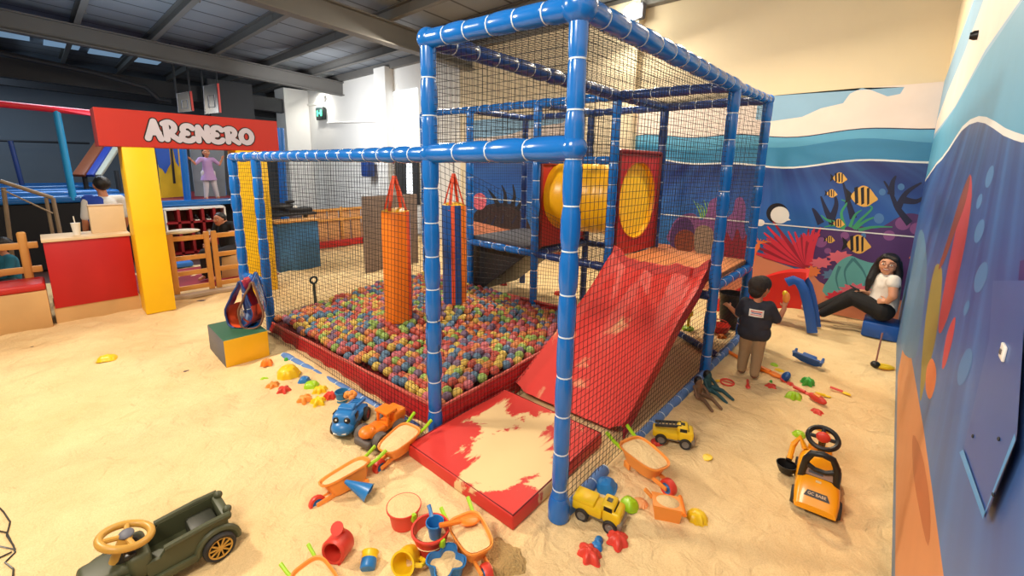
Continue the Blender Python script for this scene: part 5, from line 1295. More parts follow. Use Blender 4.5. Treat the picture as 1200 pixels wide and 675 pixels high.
# backrest: black loop
b = MB().m(BLACK)
bx = -.10
arcp = [V((bx - .02, .092, .17)), V((bx - .035, .09, .25)), V((bx - .05, .082, .33)), V((bx - .06, .055, .39)), V((bx - .064, 0, .405)), V((bx - .06, -.055, .39)), V((bx - .05, -.082, .33)), V((bx - .035, -.09, .25)), V((bx - .02, -.092, .17))]
b.tube(arcp, [.026, .023, .022, .021, .021, .021, .022, .023, .026], 10)
b.tube([V((bx - .045, .08, .30)), V((bx - .05, .03, .275)), V((bx - .05, -.03, .275)), V((bx - .045, -.08, .30))], .016, 10)
b.build('backrest', None, car)
b = MB().m(mat('backrest_sticker', (150, 128, 120), .5)).box((bx - .04, 0, .245), (.012, .15, .045)); b.m(mat('backrest_sticker_dark', (70, 80, 96), .5)).box((bx - .042, .02, .25), (.012, .08, .02)); b.m(BLACK).box((bx - .03, 0, .21), (.02, .17, .03), bev=.01); b.build('backrest_panel', None, car)
# steering wheel
b = MB().m(BLACK); cS = V((.155, 0, .35)); nS = V((-.45, 0, .9)).normalized(); e1 = V((0, 1, 0)); e2 = nS.cross(e1)
b.tube([cS + e1 * .088 * math.cos(a) + e2 * .088 * math.sin(a) for a in [2 * PI * i / 26 for i in range(26)]], .017, 8, closed=True)
for a in (0, PI, PI / 2): b.tube([cS, cS + e1 * .085 * math.cos(a) - e2 * .085 * math.sin(a)], .014, 8)
b.tube([cS, cS - nS * .14], .022, 10); sw = b.build('steering_wheel', None, car)
b = MB().m(TOYR).sphere(cS + nS * .01, .04, (.6, 1.1, 1)); b.build('horn_button', None, sw)
# nose, arm and bucket of the digger
b = MB().m(CARY).box((.30, 0, .16), (.08, .15, .10), bev=.03, seg=3); b.tube([(.26, 0, .22), (.30, 0, .33)], .012, 8); b.box((.30, 0, .335), (.03, .09, .02), bev=.006); b.build('nose', None, car)
b = MB().m(CARY).tube([(.20, .09, .20), (.23, .13, .26), (.20, .165, .20)], .022, 8); b.tube([(.20, .165, .2), (.13, .175, .12)], .018, 8); b.build('digger_arm', None, car)
b = MB().m(BLACK).lathe([(.001, 0), (.045, 0), (.062, .06), (.068, .06), (.055, .02)], (.10, .185, .03), (0, 0, 1), 18); b.tube([(.13, .18, .1), (.17, .17, .13)], .02, 8); b.build('digger_bucket', None, car)
# logo plate with letters at the rear
lg = bpy.data.curves.new('logo_text', 'FONT'); lg.body = 'GC BABE'; lg.size = .025; lg.align_x = 'CENTER'; lg.align_y = 'CENTER'; lg.extrude = .001
lo = bpy.data.objects.new('logo_tmp', lg); C.objects.link(lo); bpy.context.view_layer.update()
lm = bpy.data.meshes.new_from_object(lo.evaluated_get(bpy.context.evaluated_depsgraph_get())); bpy.data.objects.remove(lo)
lm.materials.clear(); lm.materials.append(mat('logo_pale_letters', (244, 210, 170), .5))
# the plate sits on the sloping rear deck
xa, xb_ = -.240, -.215; za, zb_ = rear_h(xa) + .004, rear_h(xb_) + .004; th = math.atan2(zb_ - za, xb_ - xa)
b = MB().m(BLACK).poly([(xa, .070, za), (xb_, .052, zb_), (xb_, -.052, zb_), (xa, -.070, za)], (-.004 * math.sin(th), 0, .004 * math.cos(th))); plate = b.build('logo_plate', None, car, smooth=False)
lt2 = bpy.data.objects.new('logo_letters', lm); C.objects.link(lt2); lt2.parent = plate
c_, s_ = math.cos(th), math.sin(th)
lt2.matrix_local = Matrix(((0, c_, -s_, (xa + xb_) / 2 - .006 * s_), (-1, 0, 0, 0), (0, s_, c_, (za + zb_) / 2 + .006 * c_), (0, 0, 0, 1)))
lt2['label'] = 'pale letters on black plate'
b = MB().m(LIME).box((-.125, 0, rear_h(-.125) + .001), (.03, .06, .006), rot=(0, -.2, 0)); b.build('sticker', None, car)
b = MB().m(mat('pale_sticker', (226, 200, 150), .5)).box((-.165, .0, rear_h(-.165) + .001), (.014, .03, .006), rot=(0, -.5, 0)); b.build('sticker', None, car)

# olive ride-on jeep
rrw, frw = atz(258, 648), atz(160, 704); dj = (frw - rrw).normalized(); jw = math.atan2(dj.y, dj.x); jsc = .92
nj = V((-dj.y, dj.x, 0)).normalized(); pj = rrw + dj * .22 * jsc - nj * .128 * jsc; pj.z = hs(pj.x, pj.y) + .004
jeep = thing('ride_on_jeep', 'olive green ride-on jeep with mustard steering wheel at lower left', 'ride-on toy', (pj.x, pj.y, pj.z), (0, 0, jw)); jeep.scale = (jsc,) * 3
b = MB().m(OLIVE)
# hollow rear tub: rim + walls
def tub(b, x0, x1, w, z0, z1, th):
    for sy in (-1, 1): b.poly([(x0, sy * w, z0), (x1, sy * w * .95, z0 + .0), (x1, sy * w * .95, z1 - .05), (x1 - .06, sy * w * .96, z1 - .055), (x1 - .10, sy * w * .97, z1 - .005), (x0, sy * w, z1)], (0, -sy * th, 0))
    b.box((x0, 0, (z0 + z1) / 2), (th, 2 * w, z1 - z0), bev=.006)
tub(b, -.27, .10, .125, .10, .245, .022); b.box((-.09, 0, .11), (.37, .24, .03), bev=.006)
b.build('tub', None, jeep)
b = MB().m(OLIVE)
for sy in (-1, 1): b.tube([(-.29, sy * .125, .247), (-.18, sy * .125, .250), (.02, sy * .122, .238)], .018, 8); b.sphere((-.29, sy * .085, .255), .024)
b.box((-.28, 0, .225), (.05, .24, .045), bev=.016); b.build('tub_rim', None, jeep)
b = MB().m(OLIVED).box((-.18, 0, .16), (.14, .19, .09), bev=.02); b.build('seat', None, jeep)
b = MB().m(OLIVE).box((.12, 0, .19), (.10, .235, .15), bev=.03, seg=3); b.box((.24, 0, .165), (.22, .20, .12), bev=.028, seg=3); b.sphere((.31, 0, .15), .085, (.8, 1.15, .75)); b.build('hood', None, jeep)
for sy in (-1, 1):
    b = MB().m(OLIVE)
    for sx in (.24, -.22):
        b.tube([(sx + .10 * math.cos(a), sy * .125, .085 + .10 * math.sin(a)) for a in [PI * (-.02 + 1.04 * i / 12) for i in range(13)]], .020, 8)
        if sx > 0: b.box((sx, sy * .11, .165), (.16, .06, .04), bev=.018)
    b.bar((-.12, sy * .13, .085), (.14, sy * .13, .085), .025, .045, .008); b.build('fender', None, jeep)
for sx in (.24, -.22):
    for sy in (-1, 1):
        c = V((sx, sy * .128, .082)); b = MB().m(TYRE).lathe([(.058, -.03), (.076, -.034), (.084, -.02), (.084, .02), (.076, .034), (.058, .03)], c, (0, 1, 0), 28); w_ = b.build('wheel', None, jeep)
        b = MB().m(TAN).lathe([(.058, sy * .026), (.062, sy * .034), (.054, sy * .03)], c, (0, 1, 0), 28); b.lathe([(.001, sy * .034), (.014, sy * .032), (.016, sy * .02)], c, (0, 1, 0), 14)
        for i in range(10):
            a = 2 * PI * i / 10; b.bar(c + V((.012 * math.cos(a), sy * .028, .012 * math.sin(a))), c + V((.057 * math.cos(a + .12), sy * .028, .057 * math.sin(a + .12))), .010, .007)
        b.m(BLACK).lathe([(.001, sy * .012), (.058, sy * .012)], c, (0, 1, 0), 20); b.build('rim', None, w_)
cS = V((.15, 0, .335)); nS = V((-.30, 0, .95)).normalized(); e1 = V((0, 1, 0)); e2 = nS.cross(e1)
b = MB().m(TAN); b.tube([cS + e1 * .108 * math.cos(a) + e2 * .108 * math.sin(a) for a in [2 * PI * i / 32 for i in range(32)]], .019, 10, closed=True)
for a in (0.2, PI - .2, 3 * PI / 2): b.tube([cS, cS + e1 * .105 * math.cos(a) + e2 * .105 * math.sin(a)], .013, 8)
b.tube([cS - nS * .005, cS - nS * .13], [.03, .045], 14); sw = b.build('steering_wheel', None, jeep)
b = MB().m(GREYV).sphere(cS + nS * .012, .034, (1, 1.2, .45)); b.build('horn_button', None, sw)
b = MB().m(BLACK).lathe([(.06, 0), (.05, .05), (.045, .09)], (.17, 0, .2), (-.3, 0, .95), 18, cap=(True, True)); b.box((.15, .07, .265), (.05, .05, .03), bev=.01); b.box((.15, -.07, .265), (.05, .05, .03), bev=.01); b.build('dashboard', None, jeep)
b = MB().m(TAN).box((-.02, -.10, .045), (.10, .05, .03), bev=.008); b.m(BLACK).box((-.0, 0, .07), (.4, .16, .035), bev=.01); b.build('chassis', None, jeep)

# coiled black cable at the left edge
p = [on(*q) for q in ((-4, 592), (4, 600), (12, 612), (8, 628), (16, 640), (18, 648), (6, 660), (16, 668), (14, 690))]
b = MB().m(BLACK); Q = []
for i in range(len(p) - 1):
    for k2 in range(5): Q.append(p[i].lerp(p[i + 1], k2 / 5) + V((0, 0, .004)))
b.tube(Q, .004, 6); b.tube([on(-4, 622, .004), on(8, 625, .006), on(18, 645, .006), on(-4, 640, .004)], .004, 6); b.tube([on(-4, 656, .004), on(14, 648, .006)], .004, 6)
o = b.build('cable', None); tag(o, 'thin black cable coiled on the sand at the left edge', 'cable')

# ------------------------------------------------------------------ toddler slide and stool
yS = 6.85
ts = thing('toddler_slide', 'small red and blue plastic toddler slide by the back wall', 'toddler slide', (-1.0, yS, 0))
def sp3(x, y, Y=yS): return atY(x, y, Y)
topc = sp3(936, 326)
BL = mat('slide_blue_plastic', (24, 84, 170), .4)
X0 = topc.x
for dy in (-.22, .08):
    b = MB().m(BL); pts = [atY(x, y, yS - .22) + V((0, .22 + dy, 0)) for x, y in ((922, 331), (930, 328), (937, 331), (942, 340), (946, 354), (949, 370), (952, 390))]
    b.tube(pts, [.018] * 7, 10, scale2=3.4); b.build('ladder_side', None, ts, world=True)
b = MB().m(BL)
for k2, y_ in enumerate((327, 336)): q = atY(928 + 4 * k2, y_, yS - .2); b.bar(q, q + V((0, .30, 0)), .10, .03, .01)
b.build('rung', None, ts, world=True)
b = MB().m(mat('slide_red_plastic', (212, 42, 34), .4))
def chute(u, v):
    x = X0 + .10 - 1.1 * u; z = (topc.z - .02) * math.cos(u * PI / 2) ** 1.2 + .05; y = yS - .2 + .28 * v; rim = abs(v - .5) * 2
    return (x, y, z + .10 * max(0, rim - .7) / .3)
b.grid(chute, 20, 12); 
b.grid(lambda u, v: (chute(u, 0)[0], yS - .205, chute(u, 0)[2] * (1 - v) + v * max(0, chute(u, 0)[2] - .5)), 20, 2)
b.build('chute', None, ts, world=True)
stl = thing('stool', 'low blue padded stool under the seated woman', 'stool', (.02, 7.18, 0))
b = MB().m(BL).box((.0, 7.18, .10), (.36, .42, .20), bev=.02); b.build('stool_body', None, stl, world=True)
b = MB().m(mat('stool_pink_side', (196, 96, 104), .5)).box((.185, 7.18, .10), (.02, .36, .18), bev=.005); b.build('stool_side', None, stl, world=True)

# ------------------------------------------------------------------ people
def fingers(wrist, d, side, up, s=1.0, curl=.5):
    """cones of a hand: palm, four unequal bent fingers, a thumb from the palm side"""
    d = V(d).normalized(); side = V(side); side = (side - d * side.dot(d)).normalized(); nrm = d.cross(side); up = V(up)
    if nrm.dot(up) < 0: nrm = -nrm
    w = V(wrist); out = [(w, .022 * s, w + d * .045 * s, .026 * s), (w + d * .05 * s + side * .016 * s, .017 * s, w + d * .05 * s - side * .018 * s, .017 * s)]
    for k2, (o_, L) in enumerate(((-.028, .058), (-.010, .072), (.009, .076), (.027, .068))):
        b0 = w + d * .07 * s + side * o_ * s; b1 = b0 + (d * math.cos(curl * .6) - nrm * math.sin(curl * .6)) * L * .5 * s; b2 = b1 + (d * math.cos(curl * 1.6) - nrm * math.sin(curl * 1.6)) * L * .5 * s
        out += [(b0, .0095 * s, b1, .0085 * s), (b1, .0085 * s, b2, .0075 * s)]
    t0 = w + d * .025 * s + side * .024 * s; t1 = t0 + (side * .8 + d * .6).normalized() * .038 * s; t2 = t1 + (side * .2 + d * .95 - nrm * .2).normalized() * .03 * s
    out += [(t0, .012 * s, t1, .0105 * s), (t1, .0105 * s, t2, .0085 * s)]
    return out
def head_cones(c, fd, up, s):
    c, fd, up = V(c), V(fd).normalized(), V(up).normalized(); rt = fd.cross(up).normalized()
    h = .108 * s
    out = [(c + up * .25 * h - fd * .12 * h, .82 * h, c + up * .2 * h + fd * .05 * h, .80 * h), (c - up * .1 * h + fd * .15 * h, .72 * h, c - up * .55 * h + fd * .32 * h, .46 * h),
           (c + up * .05 * h + fd * .84 * h, .10 * h, c - up * .22 * h + fd * .98 * h, .13 * h)]
    for k2 in (-1, 1):
        out.append((c + rt * k2 * .80 * h + up * .12 * h - fd * .02 * h, .13 * h, c + rt * k2 * .80 * h - up * .16 * h, .10 * h))
        out.append((c + rt * k2 * .38 * h - up * .18 * h + fd * .52 * h, .26 * h, c + rt * k2 * .34 * h - up * .22 * h + fd * .54 * h, .24 * h))
    return out
def face(c, fd, up, s, parent, smile=True, glasses=False):
    c, fd, up = V(c), V(fd).normalized(), V(up).normalized(); rt = fd.cross(up).normalized(); h = .108 * s; q = V((1, 0, 0)).rotation_difference(fd).to_matrix()
    b = MB()
    for k2 in (-1, 1):
        e = c + rt * k2 * .32 * h + up * .08 * h + fd * .78 * h
        b.m(WHITE).sphere(e, .10 * h, (.6, 1.3, .7), q); b.m(BLACK).sphere(e + fd * .045 * h, .062 * h, (.6, 1, 1), q)
    b.build('eyes', None, parent, world=True)
    b = MB().m(HAIR)
    for k2 in (-1, 1): b.tube([c + rt * k2 * .16 * h + up * .32 * h + fd * .83 * h, c + rt * k2 * .34 * h + up * .38 * h + fd * .78 * h, c + rt * k2 * .52 * h + up * .32 * h + fd * .66 * h], .032 * h, 6)
    b.build('eyebrows', None, parent, world=True)
    b = MB().m(mat('lip_red', (176, 70, 70), .4))
    m0 = c - up * .48 * h + fd * .80 * h
    b.tube([m0 + rt * .28 * h + up * .07 * h - fd * .09 * h, m0 + rt * .12 * h - up * .01 * h, m0 - rt * .12 * h - up * .01 * h, m0 - rt * .28 * h + up * .07 * h - fd * .09 * h], .05 * h, 8)
    b.build('mouth', None, parent, world=True)
    if smile:
        b = MB().m(WHITE).tube([m0 + rt * .2 * h + up * .06 * h - fd * .03 * h, m0 + up * .03 * h + fd * .02 * h, m0 - rt * .2 * h + up * .06 * h - fd * .03 * h], .045 * h, 8); b.build('teeth', None, parent, world=True)
    if glasses:
        b = MB().m(mat('thin_glasses_frame', (120, 70, 60), .3))
        for k2 in (-1, 1):
            e = c + rt * k2 * .34 * h + up * .06 * h + fd * .92 * h
            b.tube([e + rt * .25 * h * math.cos(a) + up * .17 * h * math.sin(a) for a in [2 * PI * i / 18 for i in range(18)]], .018 * h, 6, closed=True)
            b.tube([e + rt * k2 * .25 * h, c + rt * k2 * .84 * h + up * .08 * h + fd * .1 * h], .016 * h, 6)
        b.tube([c + rt * .10 * h + up * .1 * h + fd * .95 * h, c - rt * .10 * h + up * .1 * h + fd * .95 * h], .018 * h, 6); b.build('glasses', None, parent, world=True)
def capsule_chain(pts, rads): return [(pts[i], rads[i], pts[i + 1], rads[i + 1]) for i in range(len(pts) - 1)]

# --- toddler boy, seen from behind
pb = on(877, 440, .015)
boy = thing('person', 'toddler boy in dark shirt and khaki trousers standing with his back turned', 'person', pb)
fwd = V((-.196, .98, 0)); rgt = V((.98, .196, 0))
def B(x, y, z): return pb + rgt * x + fwd * y + V((0, 0, z))
lean = .0
hb = B(.005, .02, .925); hfd = (fwd * .75 + rgt * .65).normalized()
hipL, hipR = B(-.055, 0, .46), B(.055, 0, .46)
ank = (B(-.07, .0, .05), B(.05, -.06, .05)); kn = (B(-.062, .02, .26), B(.055, -.01, .26))
shL, shR = B(-.105, 0, .765), B(.105, 0, .76)
elL, elR = B(-.165, .06, .60), B(.19, .05, .60); wrL, wrR = B(-.245, .02, .68), B(.235, .09, .735)
cn = head_cones(hb, hfd, (0, 0, 1), .92)
cn += [(B(.0, .0, .83), .040, B(.0, 0, .78), .045), (B(.0, 0, .70), .075, B(.0, 0, .5), .075)]
cn += capsule_chain([shL, elL, wrL], [.040, .030, .022]) + capsule_chain([shR, elR, wrR], [.040, .030, .022])
cn += capsule_chain([hipL, kn[0], ank[0]], [.055, .045, .034]) + capsule_chain([hipR, kn[1], ank[1]], [.055, .045, .034])
cn += [(ank[0] - V((0, 0, .02)), .03, ank[0] + fwd * .07 - V((0, 0, .028)), .024), (ank[1] - V((0, 0, .02)), .03, ank[1] + fwd * .07 - V((0, 0, .028)), .024)]
cn += fingers(wrL, V((-.8, .5, .3)), V((1, 0, 0)), (0, 0, 1), .72, .5) + fingers(wrR, V((-.05, .25, 1)), V((-.9, .2, 0)), (0, -1, 0), .72, 1.0)
blob('body', cn, SKIN, boy, .007, 3)
SHIRT = mat('charcoal_navy_shirt', (44, 46, 58), .85, var=.15, bump=.3, bscale=12)
cn = [(B(-.07, 0, .735), .07, B(.07, 0, .735), .07), (B(-.05, 0, .68), .095, B(.05, 0, .68), .095), (B(-.05, 0, .57), .098, B(.05, 0, .57), .098), (B(-.055, 0, .47), .10, B(.055, 0, .47), .10), (B(0, 0, .7), .10, B(0, 0, .48), .11)]
cn += capsule_chain([shL, shL.lerp(elL, .78)], [.056, .052]) + capsule_chain([shR, shR.lerp(elR, .8)], [.056, .052])
blob('shirt', cn, SHIRT, boy, .008, 3)
b = MB().m(mat('grey_sleeve', (120, 122, 126), .85)).tube([shR.lerp(elR, .78), elR + (wrR - elR) * .12], [.048, .040], 14); b.tube([shL.lerp(elL, .75), elL + (wrL - elL) * .1], [.048, .040], 14); b.build('sleeve_cuffs', None, boy, world=True)
KH = mat('khaki_trousers', (158, 132, 100), .85, var=.12, bump=.35, bscale=9)
cn = [(hipL + V((0, 0, .0)), .082, hipR, .082)] + capsule_chain([hipL, kn[0], ank[0]], [.074, .056, .045]) + capsule_chain([hipR, kn[1], ank[1]], [.074, .056, .045])
blob('trousers', cn, KH, boy, .008, 2)
b = MB().m(mat('brown_shoe', (120, 72, 44), .6))
for a in ank: b.sphere(a + fwd * .03 - V((0, 0, .027)), .040, (1.0, 1.8, .62), V((0, 1, 0)).rotation_difference(fwd).to_matrix())
b.build('shoes', None, boy, world=True)
hh = .108 * .98
blob('hair', [(hb + V((0, 0, .035)) - hfd * .03, .093, hb + V((0, 0, .045)) + hfd * .02, .086), (hb - hfd * .05 + V((0, 0, -.02)), .072, hb - hfd * .045 + V((0, 0, -.045)), .058)], mat('short_dark_hair', (34, 24, 20), .7, bump=.4, bscale=80), boy, .007, 2)
face(hb, hfd, (0, 0, 1), .92, boy, smile=False)
# printed patch on the shirt back
pc = B(.0, -.112, .70)
b = MB().m(WHITE).grid(lambda u, v: pc + rgt * (.085 * (u - .5) * 1.0 * 1.5) + V((0, 0, (v - .5) * .075)) - fwd * (-.0 + .012 * math.sin(PI * u) - .0), 8, 2)
b.m(TOYR); 
for z, w, m_ in ((.018, .10, TOYR), (.0, .085, mat('patch_blue', (90, 90, 150), .6)), (-.018, .10, mat('patch_pink', (222, 140, 140), .6))):
    b.m(m_).box(pc + V((0, 0, z)) - fwd * .010, (w, .006, .009), rot=(0, 0, math.atan2(rgt.y, rgt.x)))
b.build('shirt_patch', None, boy, world=True)
t = thing('toy_scoop', 'yellow toy piece held up in the boy\'s right hand', 'toy', wrR + V((0, .02, .06)))
b = MB().m(TOYO).sphere((0, .0, .05), .03, (1.1, .8, 1.9)); b.m(TOYY).sphere((-.015, 0, .09), .024, (1, .8, 1.2)); b.build('toy_piece', None, t)

# --- seated woman, facing left, head turned to the camera
YWm = 7.15
wp_ = lambda x, y, dy=0.0: atY(x, y, YWm + dy)
wm = thing('person', 'smiling woman with long black hair and glasses sitting in white top', 'person', (.0, YWm, 0))
pel = wp_(1050, 362); pel.x = min(pel.x, -.02); pel.z = max(pel.z - .03, .31)
chest = wp_(1047, 337); chest.x = min(chest.x, -.01)
hw = wp_(1041, 311, -.05); toward = (V((0, 0, 2.1)) - hw).normalized()
hfd = V((toward.x - .12, toward.y, toward.z - .02)).normalized(); wup = V((.08, 0, 1))
shl = wp_(1056, 330, -.17); shl.x = min(shl.x, .04); shr = wp_(1037, 331, .17)
WS = (chest - pel).length
# near (her left) arm resting on her lap, far arm holding a phone
el_n = wp_(1064, 350, -.24); el_n.x = min(el_n.x, .06); wr_n = wp_(1040, 354, -.20)
el_f = wp_(1036, 350, .20); wr_f = wp_(1014, 342, .02)
hpn, hpf = pel + V((0, -.09, 0)), pel + V((0, .09, 0))
knn, knf = wp_(999, 349, -.08), wp_(1002, 345, .14)
ann, anf = wp_(962, 368, -.08), wp_(950, 366, .12)
hs_ = 1.12
cn = head_cones(hw, hfd, wup, hs_) + [(hw - V((0, 0, .08)) + V((.02, .02, 0)), .052, chest + V((.0, 0, .13)), .06)]
cn += [(chest + V((0, 0, .06)), .12, chest - V((0, 0, .05)), .125), (chest, .12, pel, .14), (shl, .06, shr, .06)]
cn += capsule_chain([shl, el_n, wr_n], [.058, .046, .030]) + capsule_chain([shr, el_f, wr_f], [.055, .044, .029])
cn += capsule_chain([hpn, knn, ann], [.115, .075, .045]) + capsule_chain([hpf, knf, anf], [.115, .075, .045])
for a in (ann, anf): cn += [(a, .042, a + V((-.10, -.02, .05)), .030), (a + V((-.10, -.02, .05)), .032, a + V((-.16, -.02, .07)), .022)]
cn += fingers(wr_n, V((-1, .3, -.1)), V((0, .3, 1)), (0, -1, 0), 1.0, .8) + fingers(wr_f, V((-.9, -.3, .1)), V((0, -1, .2)), (0, 0, 1), 1.0, .7)
blob('body', cn, SKIN2, wm, .009, 3)
TOPW = mat('white_cotton_top', (226, 220, 212), .85, var=.06, bump=.4, bscale=10)
cn = [(chest + V((-.01, -.0, .07)), .135, chest + V((-.01, 0, -.04)), .145), (chest + V((-.035, -.06, .02)), .085, chest + V((-.035, .06, .02)), .085), (chest, .14, pel + V((0, 0, .09)), .155), (pel + V((.0, -.04, .03)), .15, pel + V((.0, .04, .03)), .15), (shl.lerp(shr, .08) - V((0, 0, .01)), .068, shl.lerp(shr, .92), .066), (shl, .072, shl.lerp(el_n, .22), .072), (shr, .07, shr.lerp(el_f, .22), .068)]
blob('blouse', cn, TOPW, wm, .010, 4)
LEG = mat('black_leggings', (16, 15, 18), .8)
cn = [(hpn + V((0, 0, .0)), .138, hpf, .138)] + capsule_chain([hpn, knn, ann + (knn - ann) * .06], [.130, .090, .058]) + capsule_chain([hpf, knf, anf + (knf - anf) * .06], [.130, .090, .058])
blob('leggings', cn, LEG, wm, .010, 3)
b_up = wup.normalized(); rt_ = hfd.cross(b_up).normalized()
hc = [(hw + b_up * .055 - hfd * .03, .108, hw + b_up * .03 - hfd * .055, .108), (hw + b_up * .10 + hfd * .03 + rt_ * .045, .045, hw + b_up * .085 + hfd * .035 - rt_ * .055, .045), (hw + b_up * .09 + hfd * .03 - rt_ * .06, .038, hw + b_up * .0 + hfd * .01 - rt_ * .098, .034), (hw + b_up * .09 + hfd * .03 + rt_ * .06, .038, hw + b_up * .0 + hfd * .01 + rt_ * .098, .034), (hw - hfd * .075, .09, hw - hfd * .075 - b_up * .14, .085)]
for k2 in (-1, 1):
    a = hw + rt_ * k2 * .082 + b_up * .05 - hfd * .01; hc += [(a, .045, hw + rt_ * k2 * .115 - b_up * .08 - hfd * .015, .048), (hw + rt_ * k2 * .115 - b_up * .08 - hfd * .015, .048, hw + rt_ * k2 * .13 - b_up * (.26 if k2 < 0 else .22) + hfd * .02, .045), (hw + rt_ * k2 * .13 - b_up * .24 + hfd * .02, .045, hw + rt_ * k2 * .13 - b_up * .36 + hfd * .03, .025)]
blob('hair', hc, HAIR, wm, .009, 2)
face(hw, hfd, wup, hs_, wm, smile=True, glasses=True)
t = thing('mobile_phone', 'dark phone held over the woman\'s knee', 'phone', wr_f + V((-.10, -.03, .03)), (0, .45, .2))
b = MB().m(BLACK).box((0, 0, 0), (.15, .075, .010), bev=.004); b.build('case', None, t); b = MB().m(mat('phone_screen', (40, 44, 54), .2)).box((0, 0, .0055), (.13, .066, .002)); b.build('screen', None, t)

# --- generic background figure
def figure(label, base, fdir, H, skin, top, bot, hairm, pose, base_z=0, short=None, hair_long=False, shoes=None):
    base = V(base); f = V(fdir).normalized(); r = f.cross(V((0, 0, 1))).normalized(); k = H / 1.7
    P = lambda x, y, z: base + r * x * k + f * y * k + V((0, 0, z * k))
    t = thing('person', label, 'person', base)
    J = {a: P(*c) for a, c in pose.items()}
    hd = J['head']; kh = pose.get('hs', None)
    hsc = 1.0 * (k if H > 1.3 else k * 1.22)
    cn = head_cones(hd, f, (0, 0, 1), hsc) + [(hd - V((0, 0, .08 * k)), .05 * k, J['chest'] + V((0, 0, .16 * k)), .06 * k), (J['chest'], .13 * k, J['pelvis'], .13 * k), (J['sl'], .055 * k, J['sr'], .055 * k)]
    for a in 'lr':
        cn += capsule_chain([J['s' + a], J['e' + a], J['w' + a]], [.055 * k, .043 * k, .03 * k]); d = (J['w' + a] - J['e' + a]).normalized()
        cn += fingers(J['w' + a], d, r, (0, 0, 1), k, .4)
        cn += capsule_chain([J['h' + a], J['k' + a], J['a' + a]], [.095 * k, .065 * k, .042 * k]) + [(J['a' + a], .04 * k, J['a' + a] + f * .14 * k - V((0, 0, .03 * k)), .03 * k)]
    blob('body', cn, skin, t, .014, 2)
    blob('shirt', [(J['chest'] + V((0, 0, .05 * k)), .145 * k, J['pelvis'] + V((0, 0, .06 * k)), .145 * k), (J['sl'], .07 * k, J['sr'], .07 * k)] + [(J['s' + a], .072 * k, J['s' + a].lerp(J['e' + a], .8), .062 * k) for a in 'lr'], top, t, .014, 3)
    blob('trousers', [(J['hl'], .115 * k, J['hr'], .115 * k)] + sum([capsule_chain([J['h' + a], J['k' + a], J['a' + a]], [.112 * k, .082 * k, .06 * k]) for a in 'lr'], []), bot, t, .014, 3)
    hc = [(hd + V((0, 0, .045 * hsc)) - f * .03 * hsc, .098 * hsc, hd + V((0, 0, .03 * hsc)) - f * .05 * hsc, .095 * hsc)]
    if hair_long: hc += [(hd - f * .07 * hsc, .085 * hsc, hd - f * .08 * hsc - V((0, 0, .16 * hsc)), .06 * hsc)]
    blob('hair', hc, hairm, t, .012, 2); face(hd, f, (0, 0, 1), hsc, t, smile=False)
    return t
stand = dict(head=(0, .02, 1.59), chest=(0, 0, 1.25), pelvis=(0, 0, .95), sl=(-.18, 0, 1.38), sr=(.18, 0, 1.38), el=(-.24, 0, 1.1), er=(.24, 0, 1.1), wl=(-.22, .12, .9), wr=(.22, .12, .9), hl=(-.1, 0, .92), hr=(.1, 0, .92), kl=(-.1, .02, .5), kr=(.1, .02, .5), al=(-.1, 0, .09), ar=(.1, 0, .09))
sit = dict(head=(0, .05, 1.22), chest=(0, 0, .86), pelvis=(0, 0, .55), sl=(-.18, 0, 1.0), sr=(.18, 0, 1.0), el=(-.24, .08, .74), er=(.24, .08, .74), wl=(-.16, .3, .68), wr=(.16, .3, .68), hl=(-.1, .02, .52), hr=(.1, .02, .52), kl=(-.13, .42, .52), kr=(.13, .42, .52), al=(-.13, .44, .09), ar=(.13, .44, .09))
# dancing girl on the platform
g = dict(stand); g.update(el=(-.36, .02, 1.20), wl=(-.44, .08, 1.40), er=(.34, .02, 1.22), wr=(.46, .06, 1.36), kl=(-.13, .05, .5), al=(-.20, 0, .09), ar=(.14, 0, .09))
pg = atX(247, 229, -12.0)
figure('small girl in lilac dress dancing on the blue platform edge', (pg.x, pg.y, 1.19), (1, .05, 0), 1.15, SKIN, mat('lilac_dress', (172, 140, 190), .8, var=.15), mat('pale_tights', (196, 190, 196), .8), HAIR, g, hair_long=True)
gd = [o for o in C.objects if o.get('label', '').startswith('small girl in lilac')][0]
b = MB().m(mat('lilac_dress', (0, 0, 0))).lathe([(.10, .75), (.12, .62), (.16, .46), (.155, .46), (.11, .62)], (pg.x, pg.y, 1.19), n=20); b.build('skirt', None, gd, world=True)
# man with white and blue shirt, seen from behind at the counter
pm = atX(119, 216, -9.2)
figure('person in white shirt with blue sleeve standing behind the counter', (-9.2, pm.y, -.01), (-1, -.3, 0), 1.7 * pm.z / 1.6, SKIN, mat('white_blue_shirt', (206, 208, 208), .8), DARKSTEEL, HAIR, stand)
mn = [o for o in C.objects if o.get('label', '').startswith('person in white shirt')][0]
bp_ = V((-9.2, pm.y, (pm.z - 1.6) * .8)); 
blob('blue_vest', [(bp_ + V((.06, -.10, 1.34)), .115, bp_ + V((.06, -.07, .95)), .125), (bp_ + V((.04, -.17, 1.38)), .095, bp_ + V((.04, -.19, 1.12)), .09)], mat('royal_blue_cloth', (24, 64, 170), .8), mn, .012, 3)
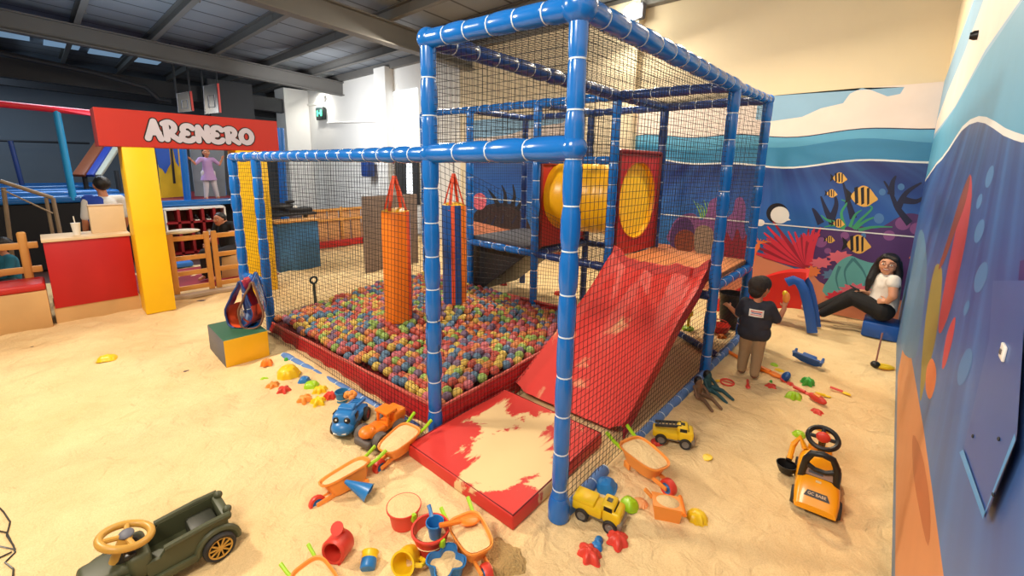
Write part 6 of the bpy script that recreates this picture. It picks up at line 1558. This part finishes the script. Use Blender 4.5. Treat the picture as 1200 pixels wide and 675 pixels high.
# crouching attendant behind the gate
s2 = dict(sit); s2.update(head=(.06, .08, 1.10), wl=(-.42, .30, .92), el=(-.32, .1, .86))
ysp = atX(264, 258, -9.1).y
figure('person in black clothes sitting behind the wooden gates with arm outstretched', (-9.1, ysp, 0), (.55, -.85, 0), 1.62, SKIN, mat('black_cloth', (20, 20, 24), .85), mat('dark_trousers', (34, 32, 38), .85), HAIR, s2)
b = MB().m(PLY).box((-9.1, ysp, .2), (.4, .4, .4), bev=.02); o = b.build('wooden_stool', None); tag(place(o, (-9.1, ysp, 0)), 'pale wooden box stool under the person in black behind the gates', 'stool')
b = MB().m(mat('white_cloth', (222, 222, 218), .9, bump=.5, bscale=12)).sphere((0, 0, .03), .14, (.6, 1.6, .28)); o = b.build('folded_cloth', None); o.location = (-8.18, 1.45, .985); tag(o, 'crumpled white cloth lying on the left wooden gate', 'cloth')
# child in teal shirt behind bench
pc_ = atX(14, 330, -9.1)
figure('child in teal shirt sitting behind the railed bench back', (-9.1, pc_.y, 0), (.3, -1, 0), 1.25, SKIN, mat('teal_shirt', (34, 110, 136), .85), DARKSTEEL, HAIR, sit)

# ------------------------------------------------------------------ light
def area(name, loc, target, size, power, col, shape='DISK', spread=PI):
    l = bpy.data.lights.new(name, 'AREA'); l.energy = power; l.color = col; l.shape = shape; l.size = size; l.spread = spread
    o = bpy.data.objects.new(name, l); C.objects.link(o); o.location = loc; d = V(target) - V(loc); o.rotation_euler = d.to_track_quat('-Z', 'Y').to_euler(); return o
WARM = (1, .87, .70)
area('light_key', (-6.0, -.9, 4.3), (-2.4, 2.2, 0), .4, 265, WARM)
area('light_right', (-1.6, 5.9, 4.6), (-1.2, 4.0, 0), .4, 150, (1, .82, .58))
area('light_flood', (fl.x, fl.y - .4, fl.z), (-3.0, 3.0, 0), .4, 190, (1, .88, .7))
area('light_front', (-1.2, -1.4, 4.4), (-2.0, 3.0, .6), 1.6, 195, (1, .89, .75))
area('light_hall', (-13, 1.0, 4.4), (-13, 2.0, 0), 2.5, 170, (.72, .86, 1.0))
area('light_far_hall', (-19, -2.0, 4.3), (-20, 0, 1.5), 2.0, 110, (.62, .80, 1.0))
area('light_wall', (-12.6, 5.0, 3.7), (-14.0, 7.7, 2.6), 1.2, 130, (.95, .97, 1.0))
area('light_emergency', (lp.x, lp.y - .3, lp.z), (lp.x, WY, lp.z - .6), .3, 40, (1, .97, .9))
area('light_added_back_left', (-7.8, 5.6, 4.4), (-8.6, 4.2, 0), .6, 130, (1, .88, .72))  # added fill that brightens the fence and the dim back left
area('light_added_roof_fill', (-11.5, 1.0, 2.9), (-11.5, 1.5, 6), 3.0, 75, (.70, .86, 1.0))  # added upward fill to brighten the underside of the roof
area('light_added_entry', (-9.6, 1.6, 3.6), (-9.8, 1.8, 0), .6, 45, (1, .92, .85))  # added to lighten the floor beyond the gates
w = bpy.data.worlds.new('world'); bpy.context.scene.world = w; w.use_nodes = True
bg = w.node_tree.nodes['Background']; bg.inputs['Color'].default_value = (1.0, .88, .72, 1); bg.inputs['Strength'].default_value = .30
vs = bpy.context.scene.view_settings
vs.view_transform = 'Standard'; vs.look = 'None'; vs.exposure = 0; vs.gamma = 1
